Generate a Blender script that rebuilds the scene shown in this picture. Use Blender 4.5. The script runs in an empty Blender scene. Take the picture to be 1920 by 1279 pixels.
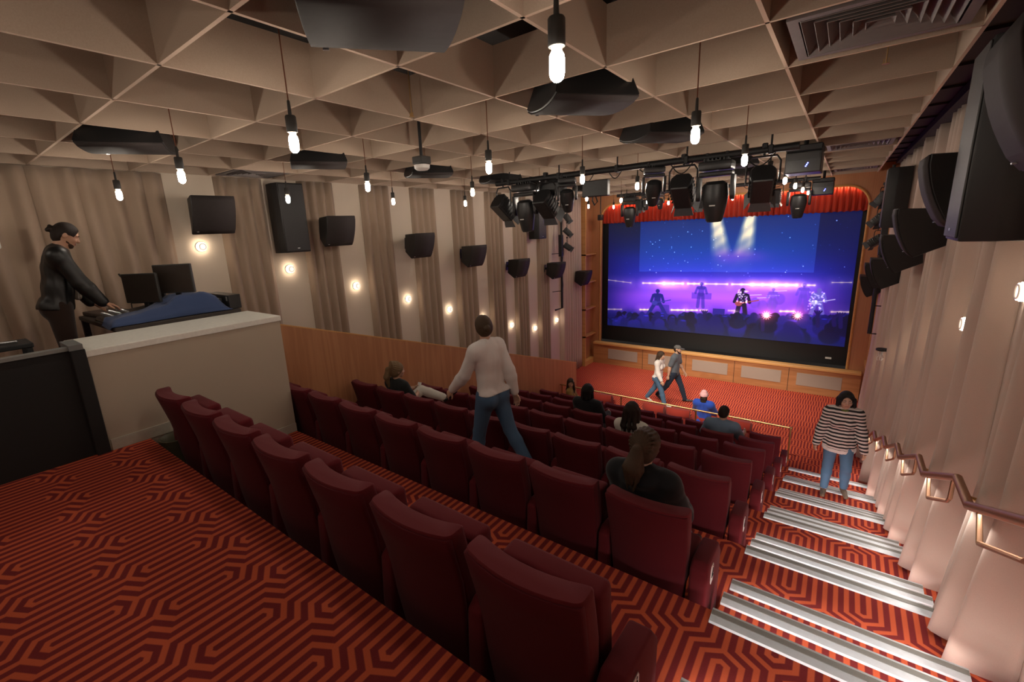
import bpy, bmesh, math, random
import numpy as np
from mathutils import Vector, Matrix

# ---------------------------------------------------------------- camera, world, exposure
C = bpy.context.scene.collection
SC = bpy.context.scene
cam_data = bpy.data.cameras.new('camera')
cam = bpy.data.objects.new('camera', cam_data)
C.objects.link(cam)
_a, _b, _c = .670724433, -.229876016, .0494402272
CAM_R = (Matrix.Rotation(_a, 3, 'Z') @ Matrix.Rotation(_b, 3, 'X') @ Matrix.Rotation(_c, 3, 'Y'))
_r, _f, _u = CAM_R.col[0], CAM_R.col[1], CAM_R.col[2]
cam.matrix_world = Matrix(((_r.x, _u.x, -_f.x, 0), (_r.y, _u.y, -_f.y, 0), (_r.z, _u.z, -_f.z, 0), (0, 0, 0, 1)))
cam_data.sensor_width = 36
cam_data.lens = 842.526 * 36 / 1920
cam_data.shift_x = 46.32 / 1920
cam_data.shift_y = -9.744 / 1920
cam_data.clip_start = .02
SC.camera = cam
SC.view_settings.view_transform = 'Standard'
SC.view_settings.look = 'None'
SC.view_settings.exposure = 0.0
SC.view_settings.gamma = 1
SC.view_settings.use_curve_mapping = False
SC.cycles.use_denoising = True
SC.cycles.max_bounces = 7
SC.cycles.diffuse_bounces = 5
SC.cycles.glossy_bounces = 3
SC.cycles.transparent_max_bounces = 6
SC.cycles.sample_clamp_indirect = 4
SC.cycles.caustics_reflective = False
SC.cycles.caustics_refractive = False
world = bpy.data.worlds.new('world')
SC.world = world
world.use_nodes = True
world.node_tree.nodes['Background'].inputs[0].default_value = (.9, .75, .65, 1)
world.node_tree.nodes['Background'].inputs[1].default_value = .02

# light levels
PENDANT = 200.0
SCONCE = 15.0
SCREEN = 1.4
RAILW = 2.2
NOSEW = 3.2
STAGEW = 760
BARW = 420

# ---------------------------------------------------------------- room numbers (metres, camera at the origin)
ZP = -1.74                      # back platform
ZS = -5.28                      # stage floor
YE0, DY, DZ = 1.08, 1.39, .48   # first tier edge, tier pitch, tier drop
XA = -.385                      # aisle edge of the tiers
XL, XR = -7.62, 1.02            # side walls
YF = 16.2                       # screen wall
XPANEL = -5.97
def tier_z(k):                  # floor of tier k (0 is the platform)
    return ZP - DZ * k
def aisle_z(y):
    if y < YE0: return ZP
    k = int((y - YE0) // DY)
    if k >= 7: return ZS
    t = (y - YE0) - k * DY
    return tier_z(k) - (.16 if t < .355 else .32 if t < .71 else .48)

# ---------------------------------------------------------------- helpers
def link(o, parent=None):
    C.objects.link(o)
    if parent is not None: o.parent = parent
    return o
def tag(o, label=None, cat=None, group=None, kind=None):
    if label: o['label'] = label
    if cat: o['category'] = cat
    if group: o['group'] = group
    if kind: o['kind'] = kind
    return o
def empty(name, loc=(0, 0, 0), rz=0, label=None, cat=None, group=None, kind=None):
    o = bpy.data.objects.new(name, None)
    o.empty_display_size = .1
    o.location = loc
    o.rotation_euler = (0, 0, rz)
    return tag(link(o), label, cat, group, kind)
def copy_tree(o, parent=None):
    c = o.copy()
    C.objects.link(c)
    if parent is not None: c.parent = parent
    for ch in list(o.children): copy_tree(ch, c)
    return c
class MB:
    """collects shapes and links them as one mesh object"""
    def __init__(s):
        s.v, s.f, s.m = [], [], []
        s.mi = 0
    def add(s, vs, fs):
        n = len(s.v)
        s.v += [tuple(v) for v in vs]
        s.f += [tuple(i + n for i in f) for f in fs]
        s.m += [s.mi] * len(fs)
        return s
    def box(s, x0, x1, y0, y1, z0, z1, M=None):
        vs = [(x0, y0, z0), (x1, y0, z0), (x1, y1, z0), (x0, y1, z0), (x0, y0, z1), (x1, y0, z1), (x1, y1, z1), (x0, y1, z1)]
        if M is not None: vs = [M @ Vector(v) for v in vs]
        return s.add(vs, [(3, 2, 1, 0), (4, 5, 6, 7), (0, 1, 5, 4), (1, 2, 6, 5), (2, 3, 7, 6), (3, 0, 4, 7)])
    def bevbox(s, x0, x1, y0, y1, z0, z1, r=.01, seg=2, M=None):
        bm = bmesh.new()
        bmesh.ops.create_cube(bm, size=1)
        for v in bm.verts:
            v.co = Vector(((x0 + x1) / 2 + v.co.x * (x1 - x0), (y0 + y1) / 2 + v.co.y * (y1 - y0), (z0 + z1) / 2 + v.co.z * (z1 - z0)))
        bmesh.ops.bevel(bm, geom=bm.edges[:], offset=r, segments=seg, profile=.5, affect='EDGES')
        return s.bm(bm, M)
    def bm(s, bm, M=None):
        bm.verts.index_update()
        s.add([(M @ v.co) if M is not None else v.co.copy() for v in bm.verts], [[v.index for v in f.verts] for f in bm.faces])
        bm.free()
        return s
    def prism(s, poly, axis, a0, a1, r=0, seg=2):
        """poly: 2-D points (counter-clockwise) in the plane normal to axis"""
        def P(p, a):
            return (a, p[0], p[1]) if axis == 'x' else (p[0], a, p[1]) if axis == 'y' else (p[0], p[1], a)
        n = len(poly)
        if r:
            bm = bmesh.new()
            A = [bm.verts.new(P(p, a0)) for p in poly]
            B = [bm.verts.new(P(p, a1)) for p in poly]
            bm.faces.new(A); bm.faces.new(B[::-1])
            for i in range(n): bm.faces.new([A[i], B[i], B[(i + 1) % n], A[(i + 1) % n]])
            bmesh.ops.recalc_face_normals(bm, faces=bm.faces[:])
            bmesh.ops.bevel(bm, geom=bm.edges[:], offset=r, segments=seg, profile=.5, affect='EDGES')
            return s.bm(bm)
        vs = [P(p, a0) for p in poly] + [P(p, a1) for p in poly]
        fs = [tuple(range(n)), tuple(range(2 * n - 1, n - 1, -1))] + [(i, n + i, n + (i + 1) % n, (i + 1) % n) for i in range(n)]
        return s.add(vs, fs)
    def tube(s, pts, r, n=8, cap=True, radii=None):
        pts = [Vector(p) for p in pts]
        vs, fs = [], []
        up = None
        for i, p in enumerate(pts):
            d = (pts[min(i + 1, len(pts) - 1)] - pts[max(i - 1, 0)]).normalized()
            if up is None:
                up = Vector((0, 0, 1)) if abs(d.z) < .9 else Vector((1, 0, 0))
            a = d.cross(up)
            if a.length < 1e-4: a = d.cross(Vector((.3, 1, .2)))
            a.normalize()
            b = a.cross(d).normalized()
            up = b
            k = 1.0
            if 0 < i < len(pts) - 1:
                c = (pts[i] - pts[i - 1]).normalized().dot((pts[i + 1] - pts[i]).normalized())
                k = 1 / max(.5, math.sqrt(max(0.01, (1 + c) / 2)))
            rr = (radii[i] if radii else r) * k
            for j in range(n):
                t = 2 * math.pi * j / n
                vs.append(p + (a * math.cos(t) + b * math.sin(t)) * rr)
        for i in range(len(pts) - 1):
            for j in range(n):
                q = (j + 1) % n
                fs.append((i * n + j, i * n + q, (i + 1) * n + q, (i + 1) * n + j))
        if cap:
            fs.append(tuple(range(n - 1, -1, -1)))
            fs.append(tuple((len(pts) - 1) * n + j for j in range(n)))
        return s.add(vs, fs)
    def cyl(s, p0, p1, r, n=16, r2=None):
        return s.tube([p0, p1], r, n, radii=[r, r if r2 is None else r2])
    def lathe(s, prof, o=(0, 0, 0), axis='z', n=20, M=None):
        vs, fs = [], []
        for (r, h) in prof:
            for j in range(n):
                t = 2 * math.pi * j / n
                a, b = r * math.cos(t), r * math.sin(t)
                v = Vector((a, b, h) if axis == 'z' else (h, a, b) if axis == 'x' else (b, h, a))
                if M is not None: v = M @ v
                vs.append(v + Vector(o))
        for i in range(len(prof) - 1):
            for j in range(n):
                q = (j + 1) % n
                fs.append((i * n + j, i * n + q, (i + 1) * n + q, (i + 1) * n + j))
        if prof[0][0] > 1e-5: fs.append(tuple(range(n - 1, -1, -1)))
        if prof[-1][0] > 1e-5: fs.append(tuple((len(prof) - 1) * n + j for j in range(n)))
        return s.add(vs, fs)
    def loft(s, rings, cap=True):
        n = len(rings[0])
        vs = [p for r in rings for p in r]
        fs = [(i * n + j, i * n + (j + 1) % n, (i + 1) * n + (j + 1) % n, (i + 1) * n + j) for i in range(len(rings) - 1) for j in range(n)]
        if cap:
            fs.append(tuple(range(n - 1, -1, -1)))
            fs.append(tuple((len(rings) - 1) * n + j for j in range(n)))
        return s.add(vs, fs)
    def grid(s, rows):
        n = len(rows[0])
        vs = [p for r in rows for p in r]
        fs = [(i * n + j, i * n + j + 1, (i + 1) * n + j + 1, (i + 1) * n + j) for i in range(len(rows) - 1) for j in range(n - 1)]
        return s.add(vs, fs)
    def mesh(s, name, mats, smooth=False):
        me = bpy.data.meshes.new(name)
        me.from_pydata(s.v, [], s.f)
        for m in (mats if isinstance(mats, (list, tuple)) else [mats]): me.materials.append(m)
        if isinstance(mats, (list, tuple)) and len(mats) > 1:
            me.polygons.foreach_set('material_index', s.m)
        bm = bmesh.new()
        bm.from_mesh(me)
        bmesh.ops.recalc_face_normals(bm, faces=bm.faces[:])
        bm.to_mesh(me)
        bm.free()
        if smooth:
            me.polygons.foreach_set('use_smooth', [True] * len(me.polygons))
            if smooth != 'all':
                me.set_sharp_from_angle(angle=math.radians(smooth if smooth is not True else 40))
        me.update()
        return me
    def build(s, name, mats, parent=None, smooth=False, loc=None):
        o = bpy.data.objects.new(name, s.mesh(name, mats, smooth))
        if loc is not None: o.location = loc
        return link(o, parent)

# ---------------------------------------------------------------- materials
def srgb(r, g, b):
    f = lambda c: (c / 255 / 12.92) if c <= 10 else ((c / 255 + .055) / 1.055) ** 2.4
    return (f(r), f(g), f(b))
class NT:
    def __init__(s, name):
        s.mat = bpy.data.materials.new(name)
        s.mat.use_nodes = True
        s.t = s.mat.node_tree
        s.bsdf = s.t.nodes['Principled BSDF']
    def n(s, typ, **kw):
        nd = s.t.nodes.new(typ)
        for k, v in kw.items(): setattr(nd, k, v)
        return nd
    def l(s, a, b): s.t.links.new(a, b)
    def val(s, x, inp):
        if isinstance(x, (int, float)): inp.default_value = x
        else: s.l(x, inp)
    def math(s, op, a, b=0.0, c=None):
        nd = s.n('ShaderNodeMath', operation=op)
        s.val(a, nd.inputs[0]); s.val(b, nd.inputs[1])
        if c is not None: s.val(c, nd.inputs[2])
        return nd.outputs[0]
    def mix(s, fac, a, b):
        nd = s.n('ShaderNodeMix', data_type='RGBA')
        s.val(fac, nd.inputs[0])
        for x, i in ((a, 6), (b, 7)):
            if isinstance(x, tuple): nd.inputs[i].default_value = (*x[:3], 1)
            else: s.l(x, nd.inputs[i])
        return nd.outputs[2]
    def noise(s, scale, detail=2, vec=None, rough=.5):
        nd = s.n('ShaderNodeTexNoise')
        nd.inputs['Scale'].default_value = scale
        nd.inputs['Detail'].default_value = detail
        nd.inputs['Roughness'].default_value = rough
        if vec is not None: s.l(vec, nd.inputs['Vector'])
        return nd.outputs[0]
    def obj(s): return s.n('ShaderNodeTexCoord').outputs['Object']
    def pos(s): return s.n('ShaderNodeNewGeometry').outputs['Position']
    def mapping(s, vec, scale):
        nd = s.n('ShaderNodeMapping')
        nd.inputs['Scale'].default_value = scale
        s.l(vec, nd.inputs['Vector'])
        return nd.outputs[0]
    def bump(s, h, strength=.2, dist=.01):
        nd = s.n('ShaderNodeBump')
        nd.inputs['Strength'].default_value = strength
        nd.inputs['Distance'].default_value = dist
        s.l(h, nd.inputs['Height'])
        s.l(nd.outputs[0], s.bsdf.inputs['Normal'])
def mat(name, col, rough=.6, metal=0, vary=.12, scale=30, bump=0, spec=.5, coat=0, sheen=0):
    t = NT(name)
    o = t.obj()
    nz = t.noise(scale, 3, o)
    dark = tuple(c * (1 - vary) for c in col)
    lite = tuple(min(1, c * (1 + vary)) for c in col)
    t.l(t.mix(nz, dark, lite), t.bsdf.inputs['Base Color'])
    t.bsdf.inputs['Roughness'].default_value = rough
    t.bsdf.inputs['Metallic'].default_value = metal
    t.bsdf.inputs['Specular IOR Level'].default_value = spec
    if coat: t.bsdf.inputs['Coat Weight'].default_value = coat
    if sheen:
        t.bsdf.inputs['Sheen Weight'].default_value = sheen
        t.bsdf.inputs['Sheen Roughness'].default_value = .5
    if bump: t.bump(t.noise(scale * 6, 2, o), bump, .004)
    return t.mat
def glow(name, col, strength, base=None):
    t = NT(name)
    t.bsdf.inputs['Base Color'].default_value = (*(base or col), 1)
    t.bsdf.inputs['Emission Color'].default_value = (*col, 1)
    t.bsdf.inputs['Emission Strength'].default_value = strength
    t.bsdf.inputs['Roughness'].default_value = .3
    return t.mat
def wood(name, c0, c1, axis='z', scale=1.0, rough=.45):
    t = NT(name)
    sc = {'z': (9, 9, .55), 'x': (.55, 9, 9), 'y': (9, .55, 9)}[axis]
    v = t.mapping(t.obj(), tuple(q * scale for q in sc))
    big = t.noise(1.6, 4, v, .6)
    wv = t.n('ShaderNodeTexWave', wave_type='BANDS', bands_direction={'z': 'X', 'x': 'Y', 'y': 'X'}[axis])
    wv.inputs['Scale'].default_value = 1.1
    wv.inputs['Distortion'].default_value = 14
    wv.inputs['Detail'].default_value = 3
    wv.inputs['Detail Scale'].default_value = .5
    t.l(v, wv.inputs['Vector'])
    f = t.math('ADD', t.math('MULTIPLY', wv.outputs['Fac'], .45), t.math('MULTIPLY', big, .55))
    fine = t.noise(14, 2, v)
    f = t.math('ADD', t.math('MULTIPLY', f, .8), t.math('MULTIPLY', fine, .2))
    t.l(t.mix(f, c0, c1), t.bsdf.inputs['Base Color'])
    t.bsdf.inputs['Roughness'].default_value = rough
    return t.mat
def carpet(name):
    """nested elongated hexagons woven in two reds"""
    t = NT(name)
    P = .0618
    sx = t.n('ShaderNodeSeparateXYZ')
    t.l(t.pos(), sx.inputs[0])
    X, Y, Z = sx.outputs
    def fold(v, period):            # distance to the nearest multiple of 2*period, 0..period
        a = t.math('MODULO', t.math('ADD', v, 2 * period * 60), 2 * period)
        return t.math('SUBTRACT', period, t.math('ABSOLUTE', t.math('SUBTRACT', a, period)))
    u = fold(t.math('DIVIDE', t.math('ADD', X, 2.442), P), 3.5)
    v = t.math('SUBTRACT', Y, t.math('MULTIPLY', Z, 1.1))
    v = t.math('ADD', v, t.math('MULTIPLY', t.math('GREATER_THAN', Z, -1.76), .205))   # the platform is a separate piece of carpet
    v = fold(t.math('DIVIDE', t.math('SUBTRACT', v, 2.719), P), .435 / P)
    V = .435 / P
    s_ = t.math('ADD', t.math('MULTIPLY', t.math('SUBTRACT', u, 1.75), .5), t.math('MULTIPLY', t.math('SUBTRACT', v, V / 2), .866))
    s_ = t.math('ADD', s_, 2.5)
    g = t.math('MINIMUM', t.math('MAXIMUM', u, s_), t.math('ADD', u, 1.5))
    d = t.math('ABSOLUTE', t.math('SUBTRACT', t.math('FRACT', t.math('ADD', g, .5)), .5))
    fuzz = t.math('MULTIPLY', t.math('SUBTRACT', t.noise(900, 1, t.pos()), .5), .16)
    m = t.math('MULTIPLY', t.math('SUBTRACT', t.math('ADD', d, fuzz), .235), 14)
    m = t.math('MINIMUM', t.math('MAXIMUM', m, 0), 1)
    n1 = t.noise(420, 2, t.pos())
    n2 = t.noise(2.5, 2, t.pos())
    dk = t.mix(n1, (.135, .014, .015), (.25, .036, .036))
    lt = t.mix(n1, (.46, .076, .031), (.69, .145, .066))
    lt2 = t.mix(n2, lt, (.57, .104, .043))
    t.l(t.mix(m, dk, lt2), t.bsdf.inputs['Base Color'])
    t.bsdf.inputs['Roughness'].default_value = .95
    t.bsdf.inputs['Specular IOR Level'].default_value = .1
    t.bump(n1, .35, .004)
    return t.mat
def felt(name):
    """pressed felt sheet with a paler cut edge on its underside"""
    t = NT(name)
    n1 = t.noise(160, 3, t.pos())
    n2 = t.noise(1.3, 2, t.pos())
    c = t.mix(n1, (.38, .29, .225), (.49, .385, .30))
    c = t.mix(t.math('MULTIPLY', n2, .35), c, (.34, .255, .19))
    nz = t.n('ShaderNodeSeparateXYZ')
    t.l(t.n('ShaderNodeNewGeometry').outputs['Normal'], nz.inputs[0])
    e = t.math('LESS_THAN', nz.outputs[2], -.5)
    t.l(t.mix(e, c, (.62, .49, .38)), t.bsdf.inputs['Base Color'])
    t.bsdf.inputs['Roughness'].default_value = .95
    t.bsdf.inputs['Specular IOR Level'].default_value = .1
    return t.mat
def cloth_mat(name, col, weave=700, rough=.9, var=.1, sheen=.15):
    t = NT(name)
    o = t.obj()
    w1 = t.noise(weave, 1, t.mapping(o, (1, 1, .25)))
    w2 = t.noise(3, 3, o)
    c = t.mix(w1, tuple(q * (1 - var) for q in col), tuple(min(1, q * (1 + var)) for q in col))
    c = t.mix(t.math('MULTIPLY', w2, .3), c, tuple(q * .85 for q in col))
    t.l(c, t.bsdf.inputs['Base Color'])
    t.bsdf.inputs['Roughness'].default_value = rough
    t.bsdf.inputs['Specular IOR Level'].default_value = .15
    t.bsdf.inputs['Sheen Weight'].default_value = sheen
    t.bump(w1, .15, .002)
    return t.mat
M = {}
M['carpet'] = carpet('hexagon_carpet')
M['felt'] = felt('ceiling_felt')
M['black'] = mat('matte_black', (.008, .008, .009), .6, vary=.2)
M['void'] = mat('black_paint', (.012, .011, .011), .8)
M['void2'] = mat('dark_brown_paint', (.035, .026, .022), .7)
M['speaker'] = mat('speaker_black', (.012, .0115, .012), .55, vary=.25, scale=200, bump=.05)
M['grille'] = mat('speaker_grille', (.016, .0155, .016), .5, vary=.4, scale=500, bump=.2)
M['spk_brown'] = mat('speaker_baffle', (.034, .028, .027), .75, spec=.2)
M['fixture'] = mat('fixture_black', (.018, .018, .019), .42, vary=.25)
M['lens'] = mat('lens_glass', (.02, .022, .028), .1, spec=.9)
M['steel'] = mat('steel', (.55, .56, .57), .35, .9)
M['alu'] = mat('nosing_white', (.66, .70, .74), .38, .15)
M['alu_grip'] = mat('nosing_grip', (.26, .255, .235), .6, .2, scale=200)
M['brass'] = mat('brass', (.55, .36, .16), .4, 1, vary=.08)
M['bronze'] = mat('bronze_rail', (.36, .20, .12), .45, .8, vary=.08)
M['plaster'] = cloth_mat('wall_fabric', (.62, .53, .43), 500, var=.05, sheen=0)
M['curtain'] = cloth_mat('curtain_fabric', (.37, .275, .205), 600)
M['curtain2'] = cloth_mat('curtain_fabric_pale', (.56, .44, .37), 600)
M['panel_fabric'] = cloth_mat('booth_fabric', (.50, .42, .325), 500, var=.06, sheen=0)
M['ledge'] = mat('white_ledge', (.82, .80, .72), .45)
M['skirting'] = mat('grey_skirting', (.47, .44, .36), .5)
M['wood'] = wood('oak_panel', (.36, .145, .062), (.56, .27, .128), 'z')
M['wood_x'] = wood('oak_rail', (.31, .125, .045), (.49, .225, .09), 'x')
M['wood_bright'] = wood('honey_oak_lit', (.55, .27, .085), (.70, .39, .14), 'x')  # brighter oak: light on the ledge and shelves put into the colour
M['inset'] = cloth_mat('grey_cloth_inset', (.36, .29, .24), 500, sheen=0)
M['red'] = cloth_mat('red_valance', (.50, .045, .022), 500, sheen=.2)
M['maroon'] = cloth_mat('maroon_upholstery', (.125, .012, .0165), 900, rough=.85, var=.12, sheen=.06)
M['maroon_back_shaded'] = cloth_mat('maroon_shell_shaded', (.095, .009, .0135), 900, rough=.85, var=.12, sheen=.04)  # same maroon made darker: shade on the seat backs put into colour
M['screen_black'] = mat('screen_masking', (.004, .004, .005), .6)
M['white'] = mat('white_plastic', (.75, .74, .7), .4, vary=.04)
M['cord'] = mat('brown_cord', (.17, .055, .025), .7)
M['socket'] = mat('socket_black', (.035, .035, .033), .45)
M['bulb'] = glow('lamp_glow', (1, .87, .73), PENDANT)
M['bulb_neck'] = glow('lamp_neck', (1, .72, .45), 4)
M['sconce'] = glow('sconce_glow', (1, .87, .72), 1.15)
M['sconce_side'] = glow('sconce_side_glow', (1, .84, .66), SCONCE)
M['sconce_ring'] = mat('sconce_ring', (.75, .66, .55), .4)
M['led'] = glow('led_strip', (1, .86, .76), 26)
M['ledw'] = glow('added_warm_strip', (1, .66, .34), 40)  # glow of the strip added behind the arch
M['blue_led'] = glow('blue_led', (.1, .12, 1), 12)
# ================================================================ the setting
def struct(o):
    o['kind'] = 'structure'
    return o
# floor: tiers under the seats and the stepped aisle
def floor_build():
    b = MB()
    seat = [(-3.2, ZP), (YE0, ZP)]
    for k in range(1, 8):
        y = YE0 + DY * (k - 1)
        seat += [(y, tier_z(k)), (y + DY, tier_z(k))]
    seat += [(seat[-1][0], ZS), (YF + .6, ZS), (YF + .6, -5.9), (-3.2, -5.9)]
    b.prism(seat, 'x', XL - .3, XA)
    ais = [(-3.2, ZP), (YE0, ZP)]
    for k in range(7):
        y = YE0 + DY * k
        for i in range(3):
            z = tier_z(k) - .16 * (i + 1)
            y1 = y + .355 * (i + 1) if i < 2 else y + DY
            ais += [(y + .355 * i, z), (y1, z)]
    ais += [(ais[-1][0], ZS), (YF + .6, ZS), (YF + .6, -5.9), (-3.2, -5.9)]
    b.prism(ais, 'x', XA, XR + .3)
    return struct(b.build('floor', M['carpet']))
floor = floor_build()
# side walls
struct(MB().box(XL - .25, XL, -3.2, 15.25, -5.9, 1.45).build('wall_left', M['plaster']))
struct(MB().box(XR, XR + .25, -3.2, YF + .6, -5.9, 1.45).build('wall_right', M['plaster']))
struct(MB().box(XL - .25, XR + .25, -3.4, -3.2, -5.9, 1.45).build('wall_back', M['plaster']))
# ceiling: black deck, felt lattice below it
ceil = struct(MB().box(XL - .25, XR + .25, -3.4, YF + .6, 1.45, 1.6).build('ceiling', M['void']))
gx = [.51] + [-.44 - .908 * k for k in range(8)] + [XL + .04]
gy = [.148 + .976 * j for j in range(-3, 17)]
g = MB()
for x in gx: g.box(x - .011, x + .011, -3.2, YF - .05, 1.0, 1.356)
for y in gy: g.box(XL, .51, y - .011, y + .011, 1.0, 1.355)
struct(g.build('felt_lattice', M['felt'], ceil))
# dark service strip between the lattice and the right wall
b = MB()
b.box(.525, XR, -3.2, YF - .3, 1.22, 1.44)
for j in range(-3, 17): b.box(.525, XR, .148 + .976 * j - .015, .148 + .976 * j + .015, 1.195, 1.22)
struct(b.build('trim_1', M['void2']))
struct(MB().box(.80, XR, -3.2, 15.2, 1.10, 1.19).build('trim_2', M['black']))
# screen wall with an arched opening
OX0, OX1, OZ0, OZ1, OR = -7.2, .44, -4.42, .72, .55
def arch_pts():
    p = [(OX0, OZ0), (OX1, OZ0)]
    for i in range(13):
        t = math.pi / 2 * i / 12
        p.append((OX1 - OR + OR * math.cos(t), OZ1 - OR + OR * math.sin(t)))
    for i in range(13):
        t = math.pi / 2 + math.pi / 2 * i / 12
        p.append((OX0 + OR + OR * math.cos(t), OZ1 - OR + OR * math.sin(t)))
    return p
def wall_front_build():
    arch = arch_pts()
    n = len(arch)
    def outer(p):
        x, z = p
        return (max(-7.9, min(1.3, -7.9 if x <= OX0 + .001 else 1.3 if x >= OX1 - .001 else x)), -5.5 if z <= OZ0 + .001 else 1.45)
    out = []
    for i, (x, z) in enumerate(arch):
        if i == 0: out.append((-7.9, OZ0))
        elif i == 1: out.append((1.3, OZ0))
        elif i < 15: out.append((1.3 - (1.3 - (OX1 - OR)) * (i - 2) / 12 if i > 8 else 1.3, 1.45 if i > 8 else z))
        else: out.append(((OX0 + OR) + (-7.9 - (OX0 + OR)) * (i - 15) / 6 if i < 21 else -7.9, 1.45 if i < 21 else z))
    # simple, robust: strips
    b = MB()
    b.box(-7.9, OX0, YF, YF + .16, -5.5, 1.45)
    b.box(OX1, 1.3, YF, YF + .16, -5.5, 1.45)
    b.box(OX0, OX1, YF, YF + .16, OZ1, 1.45)
    for sgn, xc, xe in ((1, OX1 - OR, OX1), (-1, OX0 + OR, OX0)):
        poly = [(xe, OZ1)]
        arc = [(xc + sgn * OR * math.cos(math.pi / 2 * i / 12), OZ1 - OR + OR * math.sin(math.pi / 2 * i / 12)) for i in range(13)]
        for i in range(12):
            b.prism([poly[0], arc[i], arc[i + 1]], 'y', YF, YF + .16)
    return struct(b.build('wall_front', M['wood']))
wall_front_build()
b = MB()
pts = arch_pts()[2:]
path = [(OX1, YF - .01, OZ0)] + [(x, YF - .01, z) for x, z in pts] + [(OX0, YF - .01, OZ0)]
b.tube(path, .035, 6)
struct(b.build('trim_3', M['wood_bright'], smooth=True))
# timber returns with shallow shelves either side of the screen
def niche(name, x0, x1, xs):
    o = MB().box(x0, x1, 15.25, YF, -5.5, 1.0).build(name, M['wood'])
    struct(o)
    b = MB()
    for z in (-1.07, -2.1, -3.1, -4.15):
        b.box(min(xs), max(xs), 15.27, YF - .005, z, z + .05)
    b.box(min(xs), max(xs), 15.27, YF - .005, -5.28, -5.1)
    b.box(min(xs), max(xs), 15.27, 15.34, -5.1, 1.0)
    struct(b.build('shelf_battens', M['wood_bright'], o))
niche('trim_4', -7.87, -7.55, (-7.55, -7.38))
niche('trim_5', .92, 1.28, (.80, .92))
# low timber front under the screen, five cloth panels
pl = empty('screen_plinth', (-3.4, YF, ZS), 0, 'low oak plinth with grey cloth panels under the big screen', 'plinth')
def place(o, root):             # keep world coordinates under a parent
    o.parent = root
    o.matrix_parent_inverse = root.matrix_world.inverted() if root.matrix_world != Matrix() else Matrix.Translation(-Vector(root.location))
    return o
b = MB().box(-7.37, .78, YF - .22, YF - .002, ZS, -4.52)
place(b.build('body', M['wood_x']), pl)
b = MB().bevbox(-7.37, .78, YF - .27, YF - .002, -4.52, -4.44, .012)
place(b.build('ledge', M['wood_bright']), pl)
xs = [-6.98, -5.44, -3.93, -2.43, -.94, .55]
for i in range(5):
    x0, x1 = xs[i] + .22, xs[i + 1] - .18
    place(MB().bevbox(x0, x1, YF - .232, YF - .222, -5.05, -4.66, .003, 1).build('cloth_panel', M['inset']), pl)
    if i: place(MB().box(xs[i] + .005, xs[i] + .017, YF - .224, YF - .2195, ZS, -4.53).build('seam', M['black']), pl)
# plywood balustrade stepping down beside the seats
def balustrade():
    z0, z1 = -.975, -3.985
    y0, y1 = 2.53, 11.75
    poly = [(y0, z0), (y0, z0 - 2.0)]
    for k in range(2, 8):
        y = YE0 + DY * (k - 1)
        poly += [(y, tier_z(k - 1) ), (y, tier_z(k))] if k > 2 else [(y, tier_z(2) + .0)]
    poly = [(y0, z0), (y0, tier_z(2))]
    for k in range(2, 8):
        y = YE0 + DY * k
        poly += [(y, tier_z(k)), (y, tier_z(k + 1) if k < 7 else ZS)]
    poly += [(y1, ZS), (y1, z1)]
    o = MB().prism(poly[::-1], 'x', XPANEL - .045, XPANEL).build('balustrade', M['wood'])
    tag(o, 'plywood balustrade sloping down along the left ends of the seat rows', 'balustrade')
    s = (z1 - z0) / (y1 - y0)
    cp = MB()
    cp.prism([(y0, z0), (y1, z1), (y1, z1 + .018), (y0, z0 + .018)], 'x', XPANEL - .05, XPANEL + .004)
    cp.build('edge_cap', M['wood_bright'], o)
balustrade()
# control booth
bo = empty('control_booth', (-4.95, .8, ZP), 0, 'grey-beige cloth-faced booth wall with a white top', 'booth')
XB = -4.95
place(MB().box(XB - .76, XB, .79, 2.475, ZP, -.88).build('body', M['panel_fabric']), bo)
place(MB().bevbox(XB - .78, XB + .012, .775, 2.49, -.88, -.82, .006).build('white_top', M['ledge']), bo)
place(MB().box(XB, XB + .014, .80, 1.28, ZP, ZP + .1).build('skirting', M['skirting']), bo)
place(MB().box(XB, XB + .014, 1.28, 2.475, tier_z(1), tier_z(1) + .1).build('skirting', M['skirting']), bo)
place(MB().box(XB - .76, XB, YE0 + .002, 2.475, tier_z(1), ZP).build('lower_body', M['panel_fabric']), bo)
struct(MB().box(XL, XB - .765, -1.6, 2.475, ZP, -1.5).build('floor_booth', M['carpet']))
bl = empty('booth_gate', (-4.97, .4, ZP), 0, 'black panel with a grey metal cap beside the booth wall', 'panel')
place(MB().box(XB - .06, XB - .02, -1.6, .69, ZP, -.80).build('panel', M['void']), bl)
place(MB().box(XB - .09, XB + .0, -1.6, .69, -.80, -.772).build('cap', mat('grey_metal', (.25, .26, .25), .45, .3)), bl)
place(MB().bevbox(XB - .12, XB + .03, .69, .785, ZP, -.80, .006).build('post', M['void']), bl)
place(MB().box(XB - .3, XB + .034, .685, .775, -.80, -.755).build('post_cap', mat('grey_cap', (.17, .175, .17), .5, .2)), bl)

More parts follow.
